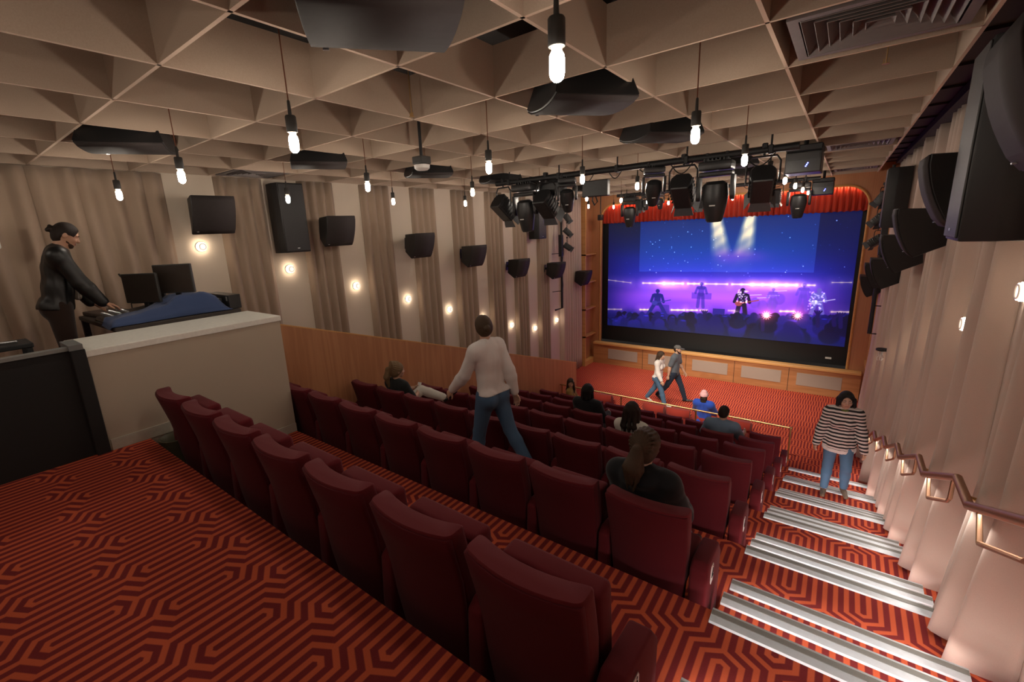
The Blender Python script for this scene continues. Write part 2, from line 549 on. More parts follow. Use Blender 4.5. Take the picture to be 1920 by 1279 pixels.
# ================================================================ stair nosings
def nosings():
    first = None
    words = ['first', 'second', 'third', 'fourth', 'fifth', 'sixth', 'seventh']
    for k in range(7):
        for i in range(3):
            if k == 6 and i == 2: continue
            if k == 0 and i < 1: continue
            y = YE0 + DY * k + .355 * i
            z = tier_z(k) - .16 * i
            if k == 6 and i > 0: continue
            x0, x1 = XA + .0, .80
            if first is None:
                root = empty('stair_nosing', (0, 0, 0))
                n = MB()
                n.prism([(-.10, .0), (.012, .0), (.012, .012), (-.094, .012)], 'x', x0, x1)
                n.box(x0, x1, .002, .012, -.045, .002)
                n.build('strip', M['alu'], root)
                MB().box(x0 + .002, x1 - .002, -.042, -.006, .012, .016).build('grip', M['alu_grip'], root)
                ld = bpy.data.lights.new('added_step_light', 'AREA')      # assumed light under the nosing lip, added to brighten the steps and hems
                ld.shape = 'RECTANGLE'
                ld.size, ld.size_y = x1 - x0 - .04, .012
                ld.energy = NOSEW
                ld.color = (1, .93, .88)
                lo = link(bpy.data.objects.new('added_step_light', ld), root)
                lo.location = ((x0 + x1) / 2, .022, -.030)
                lo.rotation_euler = (math.radians(40), 0, 0)
                first = root
                r = root
            else:
                r = copy_tree(first)
            r.location = (0, y, z)
            pos = ['top', 'middle', 'lowest'][i]
            tag(r, f'white and grey stair nosing, {pos} step of the {words[k]} flight from the back', 'stair nosing', 'stair nosings down the aisle')
nosings()

# ================================================================ curtains
def curtain(name, y0, y1, xw, sgn, zt, zb, folds, depth, m, label, group, seed=0, swirl=0.0, parent=None, flare=0):
    """pleated cloth hanging along a side wall; sgn +1 swells to +x"""
    rnd = random.Random(seed)
    ph = [rnd.uniform(-.5, .5) for _ in range(folds + 2)]
    am = [rnd.uniform(.65, 1.0) for _ in range(folds + 2)]
    nc = folds * 12
    nr = 14
    rows = []
    for r in range(nr + 1):
        tz = r / nr
        row = []
        for c in range(nc + 1):
            t = c / nc
            q = t * folds
            i = int(min(q, folds - 1e-6))
            fr = q - i
            prof = .5 - .5 * math.cos(2 * math.pi * fr)
            prof = prof ** .75
            a = am[i] * (.55 + .45 * min(1, tz * 1.2 + .15))
            x = (depth + flare * max(0, tz - .72) / .28) * (.12 + .88 * prof * a)
            edge = min(1, t * folds * 3, (1 - t) * folds * 3)
            x *= .08 + .92 * edge
            y = y0 + (y1 - y0) * t + .02 * ph[i] * math.sin(math.pi * fr) + swirl * math.sin(tz * 2.2 + ph[i] * 3) * .05 * math.sin(math.pi * t)
            zbot = zb(y) if callable(zb) else zb
            z = zt + (zbot - zt) * tz
            row.append((xw + sgn * x, y, z))
        rows.append(row)
    o = MB().grid(rows).build(name, m, parent, smooth='all')
    md = o.modifiers.new('thickness', 'SOLIDIFY')
    md.thickness = .006
    md.offset = 0
    tag(o, label, 'curtain', group)
    return o
def seat_floor(y):
    k = int((y - YE0) // DY) + 1 if y >= YE0 else 0
    return tier_z(min(k, 7)) if y < YE0 + 7 * DY else ZS
curtain('curtain', -1.5, 2.46, XL, 1, .99, -1.49, 17, .17, M['curtain'], 'wide beige pleated curtain behind the man in the booth', 'left wall curtains', 1, 1.2)
ordw = ['first', 'second', 'third', 'fourth', 'fifth', 'sixth', 'seventh', 'eighth', 'ninth']
lw = [(3.12, 3.86), (4.47, 5.18), (5.77, 6.52), (7.1, 7.87), (8.43, 9.25), (9.75, 10.5), (11.02, 11.72), (12.32, 13.0)]
for i, (y0, y1) in enumerate(lw):
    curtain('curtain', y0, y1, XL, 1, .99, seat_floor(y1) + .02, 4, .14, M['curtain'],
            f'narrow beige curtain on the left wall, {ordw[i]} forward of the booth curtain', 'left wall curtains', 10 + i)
curtain('curtain', 13.75, 15.24, XL, 1, .99, ZS + .03, 9, .17, M['curtain2'], 'pale curtain on the left wall beside the oak shelves', 'left wall curtains', 30)
# right wall: deeper folds that end on the stairs
ry = [(-.6, 2.5)] + [(3.25 + 1.4 * k, 3.97 + 1.4 * k) for k in range(7)] + [(13.05, 15.2)]
for i, (y0, y1) in enumerate(ry):
    n = 8 if i == 0 else 7 if i == 8 else 3
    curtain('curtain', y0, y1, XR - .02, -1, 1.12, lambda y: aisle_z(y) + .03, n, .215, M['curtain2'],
            ('wide pale curtain on the right wall nearest the back platform' if i == 0 else
             'wide pale curtain on the right wall beside the screen' if i == 8 else
             f'pale curtain on the right wall over the stairs, {ordw[i - 1]} from the back'), 'right wall curtains', 50 + i, flare=.10)
for i in range(8):              # plainer cloth hung flat behind the right wall lights
    y0, y1 = 2.5 + 1.4 * i - (0 if i else .0), 3.25 + 1.4 * i
    if i == 0: y0 = 2.5
    elif i: y0 = 3.97 + 1.4 * (i - 1)
    curtain('curtain', y0, y1, XR - .02, -1, 1.12, lambda y: aisle_z(y) + .03, 1, .06, M['curtain2'],
            f'flat pale cloth strip behind a right wall light, {ordw[i]} from the back', 'right wall flat cloth', 80 + i)
# red valance over the screen
def valance():
    nx, rows = 420, []
    rnd = random.Random(4)
    jit = [rnd.uniform(.6, 1.3) for _ in range(90)]
    for r in range(11):
        tz = r / 10
        row = []
        for c in range(nx + 1):
            t = c / nx
            x = -7.3 + 7.84 * t
            q = t * 56
            a = jit[int(q)] * .065
            y = YF + .22 - a * math.cos(2 * math.pi * q)
            zb = .035 + .012 * math.cos(2 * math.pi * q) * jit[int(q)]
            row.append((x, y, .98 + (zb - .98) * tz))
        rows.append(row)
    o = MB().grid(rows).build('valance', M['red'], smooth='all')
    o.modifiers.new('thickness', 'SOLIDIFY').thickness = .006
    tag(o, 'short red pleated curtain hanging across the top of the screen', 'curtain')
valance()
# ================================================================ the screen and the concert shown on it
def concert_image():
    W, H = 960, 512
    X, Y = np.meshgrid((np.arange(W) + .5) / W, (np.arange(H) + .5) / H)   # v down
    asp = 7.32 / 3.87
    rnd = np.random.RandomState(7)
    img = np.zeros((H, W, 3))
    def lerp(a, b, t): return a + (b - a) * t
    keys = [(0, (4, 26, 88)), (.25, (14, 48, 132)), (.45, (44, 52, 176)), (.58, (92, 62, 190)), (.68, (120, 66, 196)), (.8, (86, 44, 176)), (.87, (30, 28, 120)), (1, (4, 30, 74))]
    ks = np.array([k[0] for k in keys])
    for c in range(3): img[..., c] = np.interp(Y, ks, [k[1][c] for k in keys])
    side = np.clip(np.abs(X - .5) * 2, 0, 1) ** 3
    dark = np.array([6, 12, 84.])
    img = lerp(img, dark, (side * .75)[..., None])
    def add(mask, col, k=1.0):
        nonlocal img
        img = img + mask[..., None] * np.array(col, float) * k
    def over(mask, col, k=1.0):
        nonlocal img
        img = lerp(img, np.array(col, float), np.clip(mask * k, 0, 1)[..., None])
    def gauss(u, v, su, sv): return np.exp(-((X - u) / su) ** 2 - ((Y - v) / sv) ** 2)
    def ell(u, v, ru, rv, soft=.25):
        d = np.sqrt(((X - u) / ru) ** 2 + ((Y - v) / rv) ** 2)
        return np.clip((1 - d) / soft + .5, 0, 1)
    def seg(u0, v0, u1, v1, w, soft=.4):
        ax, ay = (X - u0) * asp, Y - v0
        bx, by = (u1 - u0) * asp, v1 - v0
        h = np.clip((ax * bx + ay * by) / (bx * bx + by * by + 1e-9), 0, 1)
        d = np.hypot(ax - bx * h, ay - by * h)
        return np.clip((1 - d / w) / soft + .5, 0, 1)
    # paler sheet across the back of the stage
    m = ((X > .163) & (X < .872) & (Y < .462 - .02 * X)).astype(float)
    add(m, (14, 24, 26))
    over((X < .163).astype(float) * np.clip(1 - Y * 3, 0, 1), (4, 22, 44), .7)
    over((X > .872).astype(float) * np.clip(1 - Y * 2.6, 0, 1), (2, 20, 70), .8)
    # haze
    for u, v, su, sv, k in ((.30, .60, .16, .10, 52), (.48, .62, .20, .12, 26), (.62, .62, .20, .12, 44), (.80, .58, .16, .11, 54), (.14, .76, .12, .12, 30), (.5, .74, .4, .10, 26)):
        add(gauss(u, v, su, sv), (1.0, .52, 1.05), k)
    # two white beams
    for (u0, u1, d0, d1, wob) in ((.499, .552, .024, .052, 0), (.632, .600, .022, .052, 1)):
        t = np.clip(Y / .56, 0, 1)
        cen = lerp(u0, u1, t); wid = lerp(d0, d1, t)
        e = np.clip(1.6 - np.abs(X - cen) / wid * 1.3, 0, 1)
        fade = np.clip(1.15 - (Y / .31) ** 2.6, 0, 1) + .22 * np.clip(1 - Y / .55, 0, 1)
        tex = .80 + .2 * np.sin(X * 70 + Y * 23 + wob) * np.sin(Y * 41 + X * 19)
        over(e * fade * tex, (236, 222, 196), .92)
    for u, v, s in ((.53, .30, .035), (.60, .30, .04), (.565, .34, .05), (.66, .32, .05)):
        add(gauss(u, v, s, .05), (60, 6, 22), .55)
    # stars
    for _ in range(110):
        u, v = rnd.uniform(.06, .98), rnd.uniform(.02, .50)
        s = rnd.uniform(.6, 1.4) / W
        add(np.exp(-(((X - u) * W) ** 2 + ((Y - v) * H) ** 2) / (2 * (s * W) ** 2)), (210, 220, 255), rnd.choice([.2, .4, .9]))
    # rows of stage lamps
    def bar(u0, u1, v0, v1, k=1.0, thick=.008):
        add(seg(u0, v0, u1, v1, .035, 1.9), (80, 56, 50), .5 * k)
        over(seg(u0, v0, u1, v1, thick * .8, 1.2), (252, 226, 196), .9 * k)
        for q in np.linspace(0, 1, max(3, int((u1 - u0) * 40))):
            add(gauss(lerp(u0, u1, q), lerp(v0, v1, q), .006, .013), (80, 84, 20), .7 * k)
    bars = [(.183, .285, .8), (.285, .373, 1.2), (.395, .45, 1.1), (.47, .562, .8), (.581, .655, .9), (.662, .733, 1.1), (.748, .82, 1.2), (.84, .88, .7)]
    for a, b_, k in bars: bar(a, b_, .572 - .035 * a, .572 - .035 * b_, k)
    bar(.0, .122, .545, .567, .55, .004); bar(.935, .995, .517, .513, .55, .004)
    for a, b_, k in ((.0, .075, .5), (.173, .215, .9), (.326, .385, 1.1), (.397, .442, .9), (.455, .485, .6), (.575, .60, .5), (.772, .819, .9), (.945, 1.0, .6)):
        bar(a, b_, .838 - .106 * a, .838 - .106 * b_, k)
    for u, v in ((.31, .57), (.69, .55), (.79, .55)): add(gauss(u, v, .06, .035), (110, 90, 60), .7)
    # band
    def person(u, v, h, col, k=.9, stride=.16, guitar=0, gcol=None):
        w = h * .26 / asp
        over(ell(u, v + h * .055, h * .062 / asp * 1.1, h * .070), col, k)
        over(seg(u, v + h * .25, u, v + h * .45, h * .108, .3), col, k)
        over(seg(u, v + h * .10, u, v + h * .18, h * .03, .3), col, k)
        over(seg(u - w * .34, v + h * .205, u + w * .34, v + h * .205, h * .07, .3), col, k)
        for sg in (-1, 1):
            over(seg(u + sg * w * .25, v + h * .46, u + sg * w * (.3 + stride * 2), v + h * .98, h * .062), col, k)
            over(seg(u + sg * w * .55, v + h * .20, u + sg * w * .8, v + h * .42, h * .045), col, k)
        if guitar:
            over(ell(u - w * .35, v + h * .47, h * .10 / asp, h * .08), gcol, k)
            over(seg(u - w * .2, v + h * .46, u + w * 1.7, v + h * .34, h * .016), gcol, k)
    person(.455, .545, .22, (70, 50, 165), .65, .05)
    over(((X > .415) & (X < .50) & (Y > .635) & (Y < .69)).astype(float), (78, 48, 168), .5)
    for q, dv in ((.675, .70), (.705, .72), (.765, .66), (.74, .70)):
        over(ell(q, dv, .020, .045), (112, 70, 196), .5)
        over(seg(q - .022, dv - .062, q + .022, dv - .070, .003), (226, 205, 255), .75)
    person(.74, .575, .18, (124, 84, 205), .55, .05)
    person(.846, .53, .21, (112, 76, 205), .6, .1)
    over(((X > .509) & (X < .559) & (Y > .765) & (Y < .85)).astype(float), (44, 34, 140), .9)
    over(((X > .275) & (X < .315) & (Y > .76) & (Y < .83)).astype(float), (66, 46, 160), .6)
    person(.257, .62, .27, (36, 36, 132), .95, .55, 1, (66, 62, 165))
    person(.625, .585, .27, (36, 24, 62), .95, .12, 1, (170, 84, 96))
    for q in range(60):
        u, v = .625 + rnd.uniform(-.020, .020), .655 + rnd.uniform(-.06, .05)
        add(gauss(u, v, .0025, .005), (215, 195, 215), .55)
    add(gauss(.606, .81, .012, .03), (255, 230, 190), .9)
    person(.897, .565, .23, (112, 100, 190), .9, .2, 1, (180, 170, 220))
    for q in range(50):
        u, v = .893 + rnd.uniform(-.026, .026), .66 + rnd.uniform(-.07, .07)
        add(gauss(u, v, .0025, .005), (205, 200, 240), .5)
    # crowd
    line = .897 - .115 * X
    hills = line + .010 * np.sin(X * 41) + .008 * np.sin(X * 97 + 1)
    over(np.clip((Y - hills) / .02, 0, 1), (22, 22, 104), .96)
    for _ in range(190):
        u = rnd.uniform(-.01, 1.01)
        t = rnd.uniform(0, 1) ** 1.2
        v = .885 - .115 * u + t * .13
        r = rnd.uniform(.011, .017) * (1 + t * 1.0)
        col = [(8, 8, 56), (20, 20, 104), (6, 18, 74), (36, 30, 132)][rnd.randint(4)]
        over(ell(u, v, r, r * asp * 1.05, .2), col, .92)
        over(ell(u, v + r * 3.6, r * 1.9, r * asp * 1.7, .2), col, .85)
        if rnd.rand() < .3: add(ell(u + r * .3, v - r * 1.2, r * .6, r * .3, .9), (56, 46, 150), .45)
    for u, v, h in ((.71, .80, .12), (.902, .745, .11), (.976, .75, .10), (.475, .80, .06), (.955, .77, .07)):
        over(seg(u + .004, v + h, u, v + .03, .013), (30, 18, 90), .95)
        for q in (-.012, -.004, .004, .012): over(seg(u, v + .03, u + q, v - .008, .005), (30, 18, 90), .9)
    over(np.clip((Y - .92) / .08, 0, 1), (4, 34, 84), .55)
    # two flares in the crowd
    for u, v, k in ((.723, .797, 1.1), (.834, .784, .9)):
        add(gauss(u, v, .010, .02), (255, 200, 150), k)
        add(gauss(u, v, .035, .06), (120, 50, 30), k)
        for a in np.linspace(0, math.pi, 7)[:-1]:
            d = .035
            add(seg(u - d / asp * math.cos(a), v - d * math.sin(a), u + d / asp * math.cos(a), v + d * math.sin(a), .002, 1.5), (255, 220, 190), .5 * k)
    img = (np.clip(img, 0, 255) / 255) ** 1.22
    a = np.ones((H, W, 4), np.float32)
    a[..., :3] = img[::-1]
    im = bpy.data.images.new('concert_picture', W, H)
    im.pixels.foreach_set(a.ravel())
    im.update()
    im.pack()
    return im
sr = empty('cinema_screen', (-3.38, YF + .30, -4.4), 0, 'huge cinema screen showing a purple and blue concert with a crowd', 'screen')
place(MB().box(-7.6, .84, YF + .31, YF + .36, -4.43, 1.0).build('masking', M['screen_black']), sr)
def picture_mesh():
    me = bpy.data.meshes.new('picture')
    x0, x1, z0, z1, y = -7.02, .325, -3.85, .06, YF + .295
    me.from_pydata([(x0, y, z0), (x1, y, z0), (x1, y, z1), (x0, y, z1)], [], [(0, 1, 2, 3)])
    uv = me.uv_layers.new(name='uv')
    for i, c in enumerate(((0, 0), (1, 0), (1, 1), (0, 1))): uv.data[i].uv = c
    t = NT('concert_on_screen')
    ti = t.n('ShaderNodeTexImage', image=concert_image())
    ti.extension = 'EXTEND'
    t.l(ti.outputs[0], t.bsdf.inputs['Emission Color'])
    t.bsdf.inputs['Emission Strength'].default_value = SCREEN
    t.bsdf.inputs['Base Color'].default_value = (.02, .02, .02, 1)
    t.bsdf.inputs['Roughness'].default_value = .8
    me.materials.append(t.mat)
    return me
place(link(bpy.data.objects.new('picture', picture_mesh())), sr)
place(MB().box(-.09, .06, YF + .28, YF + .31, -4.26, -4.21).build('maker_plate', M['white']), sr)
# warm strip added out of sight behind the arch to brighten the valance
for nm, x0, x1, y0, y1, z0, z1, lab in (('added_strip_light', -7.1, .35, YF + .17, YF + .20, .70, .715, 'added thin warm strip light behind the top of the arch'),):
    tag(MB().box(x0, x1, y0, y1, z0, z1).build(nm, M['ledw']), lab, 'added strip light')

# ================================================================ cinema seats
ROWW = ['back', 'second', 'third', 'fourth', 'fifth', 'sixth', 'front']
def slab(z, hw, y0, y1, curve, r=.03, n=7):
    """outline of a back cushion at height z, wrapped forward at its sides"""
    pts = []
    def arc(cx, cy, a0):
        for i in range(4):
            t = a0 + math.pi / 2 * i / 3
            pts.append((cx + r * math.cos(t), cy + r * math.sin(t)))
    arc(hw - r, y0 + r, -math.pi / 2)
    arc(hw - r, y1 - r, 0)
    for i in range(1, n): pts.append((hw - r - (2 * hw - 2 * r) * i / n, y1))
    arc(-hw + r, y1 - r, math.pi / 2)
    arc(-hw + r, y0 + r, math.pi)
    for i in range(1, n): pts.append((-hw + r + (2 * hw - 2 * r) * i / n, y0))
    return [(x, y + curve * (x / hw) ** 2, z) for x, y in pts]
def back_meshes():
    cush, shell = MB(), MB()
    # z, half width, rear y, front y
    prof = [(.16, .225, .145, .20), (.40, .235, .105, .205), (.60, .245, .085, .195), (.72, .252, .066, .178), (.86, .258, .032, .142), (.955, .260, .008, .118)]
    rings = []
    for z, hw, a, b_ in prof: rings.append(slab(z, hw, a, b_, .05))
    rings.append(slab(.984, .259, .001, .114, .05))
    rings.append(slab(.992, .254, .006, .104, .05, .024))
    cush.loft(rings)
    rr = []
    for z, hw, a, b_ in [(.14, .228, .125, .15), (.40, .238, .088, .12), (.60, .247, .070, .10), (.72, .253, .052, .085), (.86, .258, .019, .05), (.970, .259, -.008, .03), (.978, .255, -.004, .028)]:
        rr.append(slab(z, hw, a, b_, .05, .012))
    shell.loft(rr)
    return cush.mesh('backrest', M['maroon'], 50), shell.mesh('back_shell', M['maroon_back_shaded'], 50)
ME_BACK, ME_SHELL = back_meshes()
def seat_mesh(up):
    b = MB()
    if up:
        T = Matrix.Translation((0, .325, .61)) @ Matrix.Rotation(math.radians(4), 4, 'X')
        b.bevbox(-.236, .236, -.06, .062, -.23, .245, .028, 3, T)
    else:
        T = Matrix.Translation((0, .40, .43)) @ Matrix.Rotation(math.radians(3), 4, 'X')
        b.bevbox(-.232, .232, -.24, .24, -.065, .06, .035, 3, T)
    return b.mesh('seat', M['maroon'], 50)
ME_UP, ME_DOWN = seat_mesh(True), seat_mesh(False)
def arm_mesh(wide):
    b = MB()
    w = .052 if wide else .043
    b.prism([(.14, .0), (.50, .0), (.53, .10), (.55, .50), (.47, .605), (.185, .625), (.13, .585), (.115, .30)], 'x', -w, w, .016, 2)
    return b.mesh('armrest', M['maroon'], 45)
ME_ARM, ME_ARMW = arm_mesh(False), arm_mesh(True)
def plate_mesh():
    b = MB()
    b.prism([(.24, .44), (.29, .44), (.30, .46), (.30, .55), (.29, .57), (.24, .57), (.23, .55), (.23, .46)], 'x', .052, .056, .001, 1)
    return b.mesh('number_plate', M['white'])
ME_PLATE = plate_mesh()
def glyph_mesh():               # small dark seated-figure sign on the plate
    b = MB()
    b.tube([(.0565, .275, .545), (.0565, .272, .515), (.0565, .255, .51), (.0565, .248, .485)], .0035, 5)
    b.lathe([(0, .0565), (.006, .0565), (.006, .0575), (0, .0575)], (0, 0, 0), 'x', 8, Matrix.Translation((0, .275, .557)))
    ring = [(.0565, .27 + .017 * math.cos(t), .50 + .017 * math.sin(t)) for t in [math.pi * .55 + 4.2 * i / 9 for i in range(10)]]
    b.tube(ring, .003, 5)
    return b.mesh('sign', M['black'])
ME_GLYPH = glyph_mesh()
TAKEN = {}
SEATS = {}
def build_seats():
    occupied = {(2, 1): 'blonde woman in black', (1, 8): 'woman in a black hooded top', (3, 6): 'woman with long dark hair', (4, 4): 'dark-haired person in black', (5, 7): 'man in a grey-blue shirt', (6, 1): 'woman with a flower clip'}
    proto = {}
    for r in range(7):
        nn = 7 if r == 0 else 9
        for c in range(nn):
            left = (-4.67 if r == 0 else -5.87) + .6 * c
            x = left + .25
            frm = nn - c
            y = 1.11 + 1.391 * r - .02
            z = tier_z(r + 1)
            occ = occupied.get((r, c))
            kind = ('down' if occ else 'up', c == nn - 1)
            if kind in proto:
                o = copy_tree(proto[kind])
            else:
                o = empty('cinema_chair', (0, 0, 0))
                for nm, me in (('backrest', ME_BACK), ('back_shell', ME_SHELL), ('seat', ME_DOWN if occ else ME_UP)):
                    link(bpy.data.objects.new(nm, me), o)
                a = link(bpy.data.objects.new('armrest', ME_ARM), o)
                a.location = (-.30, 0, 0)
                if c == nn - 1:
                    a = link(bpy.data.objects.new('armrest', ME_ARMW), o)
                    a.location = (.318, 0, 0)
                    p_ = link(bpy.data.objects.new('number_plate', ME_PLATE), a)
                    p_['label'] = 'white plate with a dark sign'
                    link(bpy.data.objects.new('sign', ME_GLYPH), p_)
                proto[kind] = o
            o.location = (x, y, z)
            pos = 'at the stair aisle' if frm == 1 else f'{["", "", "second", "third", "fourth", "fifth", "sixth", "seventh", "eighth", "ninth"][frm]} from the stair aisle'
            tag(o, (f'maroon cinema seat under the {occ}, {ROWW[r]} row' if occ else f'empty maroon folding cinema seat, {ROWW[r]} row, {pos}'), 'chair', f'cinema seats in the {ROWW[r]} row')
            SEATS[r, c] = (x, y, z)
build_seats()

# ================================================================ brass rail in front of the front row
fr = empty('front_rail', (-3.2, 10.74, tier_z(7)), 0, 'thin brass guard rail on posts in front of the front row', 'rail')
ry_, rz_ = 10.74, -4.36
place(MB().tube([(XPANEL + .01, ry_, rz_), (-.47, ry_, rz_)], .021, 10).build('top_rail', M['brass'], smooth=True), fr)
for x in (-5.9, -4.17, -2.35, -.48):
    place(MB().cyl((x, ry_, tier_z(7) + .012), (x, ry_, rz_), .018, 10).lathe([(.045, 0), (.045, .012), (.018, .02)], (x, ry_, tier_z(7))).build('post', M['brass'], smooth=True), fr)
place(MB().lathe([(0, -.03), (.028, -.02), (.03, 0), (.028, .02), (0, .03)], (-.48, ry_, rz_)).build('finial', M['brass'], smooth=True), fr)
# ================================================================ zigzag handrail on the right wall
hr = empty('handrail', (.72, 5, -2.2), 0, 'zigzag bronze handrail fixed to the curtain wall beside the stairs', 'handrail')
hp = []
XH = .735
for k in range(7, -1, -1):
    ye = YE0 + DY * k
    z = tier_z(k) + 1.0
    if k == 7: z = tier_z(7) + .95
    hp += [(XH, ye + .02, z), (XH, ye - .34, z)]
hp = [(XH, 11.6, -4.6)] + hp
b = MB()
for i in range(len(hp) - 1):
    b.tube([hp[i], hp[i + 1]], .026, 10)
for p in hp: b.lathe([(0, -.028), (.02, -.018), (.0265, 0), (.02, .018), (0, .028)], p, 'z', 10)
place(b.build('rail', M['bronze'], smooth=True), hr)
for k in range(1, 7):
    ye = YE0 + DY * k
    z = tier_z(k) + 1.0
    a = Vector((XH, ye + .10, z - .05)); c_ = Vector((XH, ye + .85, z - .40))
    place(MB().tube([a + Vector((0, 0, -.01)), a + Vector((0, .0, -.14)), a + Vector((0, .05, -.19)), c_ + Vector((0, -.12, -.13)), c_], .012, 8).build('bracket', M['bronze'], smooth=True), hr)
    place(MB().cyl((XH, ye - .17, z - .02), (XR - .16, ye - .17, z - .05), .012, 8).build('wall_fixing', M['brass'], smooth=True), hr)
b = MB()
for i in range(0, len(hp) - 1):
    p, q = Vector(hp[i]), Vector(hp[i + 1])
    d = (q - p).normalized()
    L = (q - p).length
    b.tube([p + Vector((0, 0, -.024)) + d * .03, q + Vector((0, 0, -.024)) - d * .03], .006, 5)
    ld = bpy.data.lights.new('added_rail_light', 'AREA')          # assumed light under the rail, added to brighten steps and curtain hems
    ld.shape = 'RECTANGLE'
    ld.size, ld.size_y = L * .95, .015
    ld.energy = RAILW * L
    ld.color = (1, .90, .82)
    ld.spread = math.radians(100)
    lo = bpy.data.objects.new('added_rail_light', ld)
    link(lo)
    xa = d
    za = (Vector((0, 0, 1)) - d * d.z).normalized()
    ya = za.cross(xa)
    m = Matrix((xa, ya, za)).transposed().to_4x4()
    m.translation = (p + q) / 2 + Vector((0, 0, -.033))
    lo.matrix_world = m
    lo.parent = hr
    lo.matrix_parent_inverse = Matrix.Translation(-Vector(hr.location))
place(b.build('added_light_channel', M['white']), hr)  # thin tube added along with the assumed rail lights

# ================================================================ ceiling lamps
def pendant_proto():
    r = empty('pendant_lamp', (0, 0, 0))
    MB().cyl((0, 0, .135), (0, 0, .86), .0042, 6).build('cord', M['cord'], r)
    s = MB()
    s.lathe([(0, .06), (.030, .06), (.032, .064), (.032, .148), (.028, .155), (.011, .157), (.009, .235), (.006, .24), (0, .24)], n=18)
    s.build('socket', M['socket'], r, smooth=True)
    b_ = MB()
    b_.lathe([(0, -.058), (.012, -.055), (.022, -.046), (.027, -.034), (.028, -.02), (.028, .02), (.026, .034), (.02, .044)], n=18)
    bo_ = b_.build('bulb', M['bulb'], r, smooth='all')
    MB().lathe([(.02, .043), (.019, .05), (.022, .06)], n=18).build('bulb_neck', M['bulb_neck'], bo_, smooth='all')
    return r
PX = [-.894, -2.71, -4.526, -6.34]
rowb = ['fifth', 'first', 'second', 'third', 'fourth', 'fifth', 'sixth', 'seventh', 'eighth']
def pendants():
    p = None
    for j in range(-1, 8):
        for i, x in enumerate(PX):
            if p is None: p = o = pendant_proto()
            else: o = copy_tree(p)
            o.location = (x, 1.614 + 1.952 * j, .575)
            colw = ['nearest the stair aisle', 'second from the stair aisle', 'third from the stair aisle', 'nearest the left wall'][i]
            roww = 'row over the camera' if j < 0 else f'{rowb[j + 1]} row from the back'
            tag(o, f'lit bulb on a brown cord, {roww}, {colw}', 'lamp', 'hanging bulbs')
pendants()
# ================================================================ wall lights
def sconce_proto():
    r = empty('wall_light', (0, 0, 0))
    b_ = MB()                   # ribbed glowing drum, axis +x
    prof = [(.058, .012)]
    for i in range(7): prof += [(.062, .014 + .009 * i), (.058, .0185 + .009 * i)]
    prof += [(.055, .082), (.0, .084)]
    b_.lathe(prof[:-2], axis='x', n=28)
    o = b_.build('ribbed_side', M['sconce_side'], r, smooth=True)
    MB().lathe([(.058, .074), (.058, .082), (.0, .084)], axis='x', n=28).build('diffuser', M['sconce'], r, smooth=True)
    MB().lathe([(.0, 0), (.068, 0), (.068, .012), (.0, .012)], axis='x', n=28).build('back_plate', M['white'], r, smooth=True)
    MB().lathe([(.040, .0825), (.040, .088), (.047, .088), (.047, .082)], axis='x', n=28).build('ring', M['sconce_ring'], r, smooth=True)
    return r
sc0 = None
for k in range(9):
    y, z = 2.79 + 1.33 * k, -.03 - .459 * k
    if k == 7: y, z = 12.07, -3.14
    if k == 8: y, z = 13.47, -3.13
    if sc0 is None: sc0 = o = sconce_proto()
    else: o = copy_tree(sc0)
    o.location = (XL + .004, y, z)
    tag(o, f'round glowing wall light on the left wall, {ordw[k]} from the back', 'wall light', 'left wall lights')
for k in range(8):
    o = copy_tree(sc0)
    o.location = (XR - .035, 2.9 + 1.4 * k, -.06 - .48 * k)
    o.rotation_euler = (0, 0, math.pi)
    tag(o, f'round glowing wall light on the right wall, {ordw[k]} from the back', 'wall light', 'right wall lights')
# ================================================================ loudspeakers
def spk_profile(d=.43, zt=.26, zb=-.27):
    """side outline in (out-from-wall, z): narrow at the wall, bowed front"""
    p = [(0, zb * .62), (d * .70, zb)]
    for i in range(1, 8):
        t = i / 8
        p.append((d * (.74 + .26 * t) + .03 * math.sin(math.pi * t), zb + (zt - zb) * t))
    p += [(d * .97, zt), (0, zt * .78)]
    return p
def wall_speaker():
    r = empty('wall_speaker', (0, 0, 0))
    pr = spk_profile()
    b = MB()
    n = len(pr)
    hw = .285
    rings = []
    for y, k in ((-hw, .0), (-hw + .012, 1), (hw - .012, 1), (hw, 0)):
        rings.append([(x + (.0 if k else (-.01 if x > .1 else 0)), y * (1 if x > .2 else .62), z * (1 if k else .97)) for x, z in pr])
    b.loft(rings)
    b.build('cabinet', M['speaker'], r, smooth=30)
    g = MB()
    front = pr[1:-1]
    g.grid([[(x + .008, y, z * .985) for x, z in front] for y in (-hw + .006, hw - .006)])
    o = g.build('grille', M['spk_brown'], r, smooth='all')
    md = o.modifiers.new('thickness', 'SOLIDIFY'); md.thickness = .01
    MB().box(.322, .345, -hw + .05, -hw + .075, -.235, -.228).build('badge', M['steel'], r)
    br = MB()
    br.box(-.15, -.135, -.06, .06, -.12, .12)
    br.box(-.14, .01, -.03, .03, -.03, .03)
    br.build('bracket', M['fixture'], r)
    return r
S0 = None
SPK = [(2.83, .44), (4.86, .16), (6.86, -.20), (8.66, -.55), (10.62, -1.03), (12.74, -1.30), (14.7, -1.76)]
for side in ('left', 'right'):
    for i, (y, z) in enumerate(SPK):
        if S0 is None: S0 = o = wall_speaker()
        else: o = copy_tree(S0)
        if side == 'left':
            o.location = (XL + .20, y, z)
            o.rotation_euler = (0, math.radians(6), math.radians(0))
        else:
            o.location = (XR - .16, y, z)
            o.rotation_euler = (0, math.radians(6), math.pi)
        tag(o, f'black tapered speaker on the {side} wall, {ordw[i]} from the back', 'speaker', f'tapered speakers on the {side} wall')
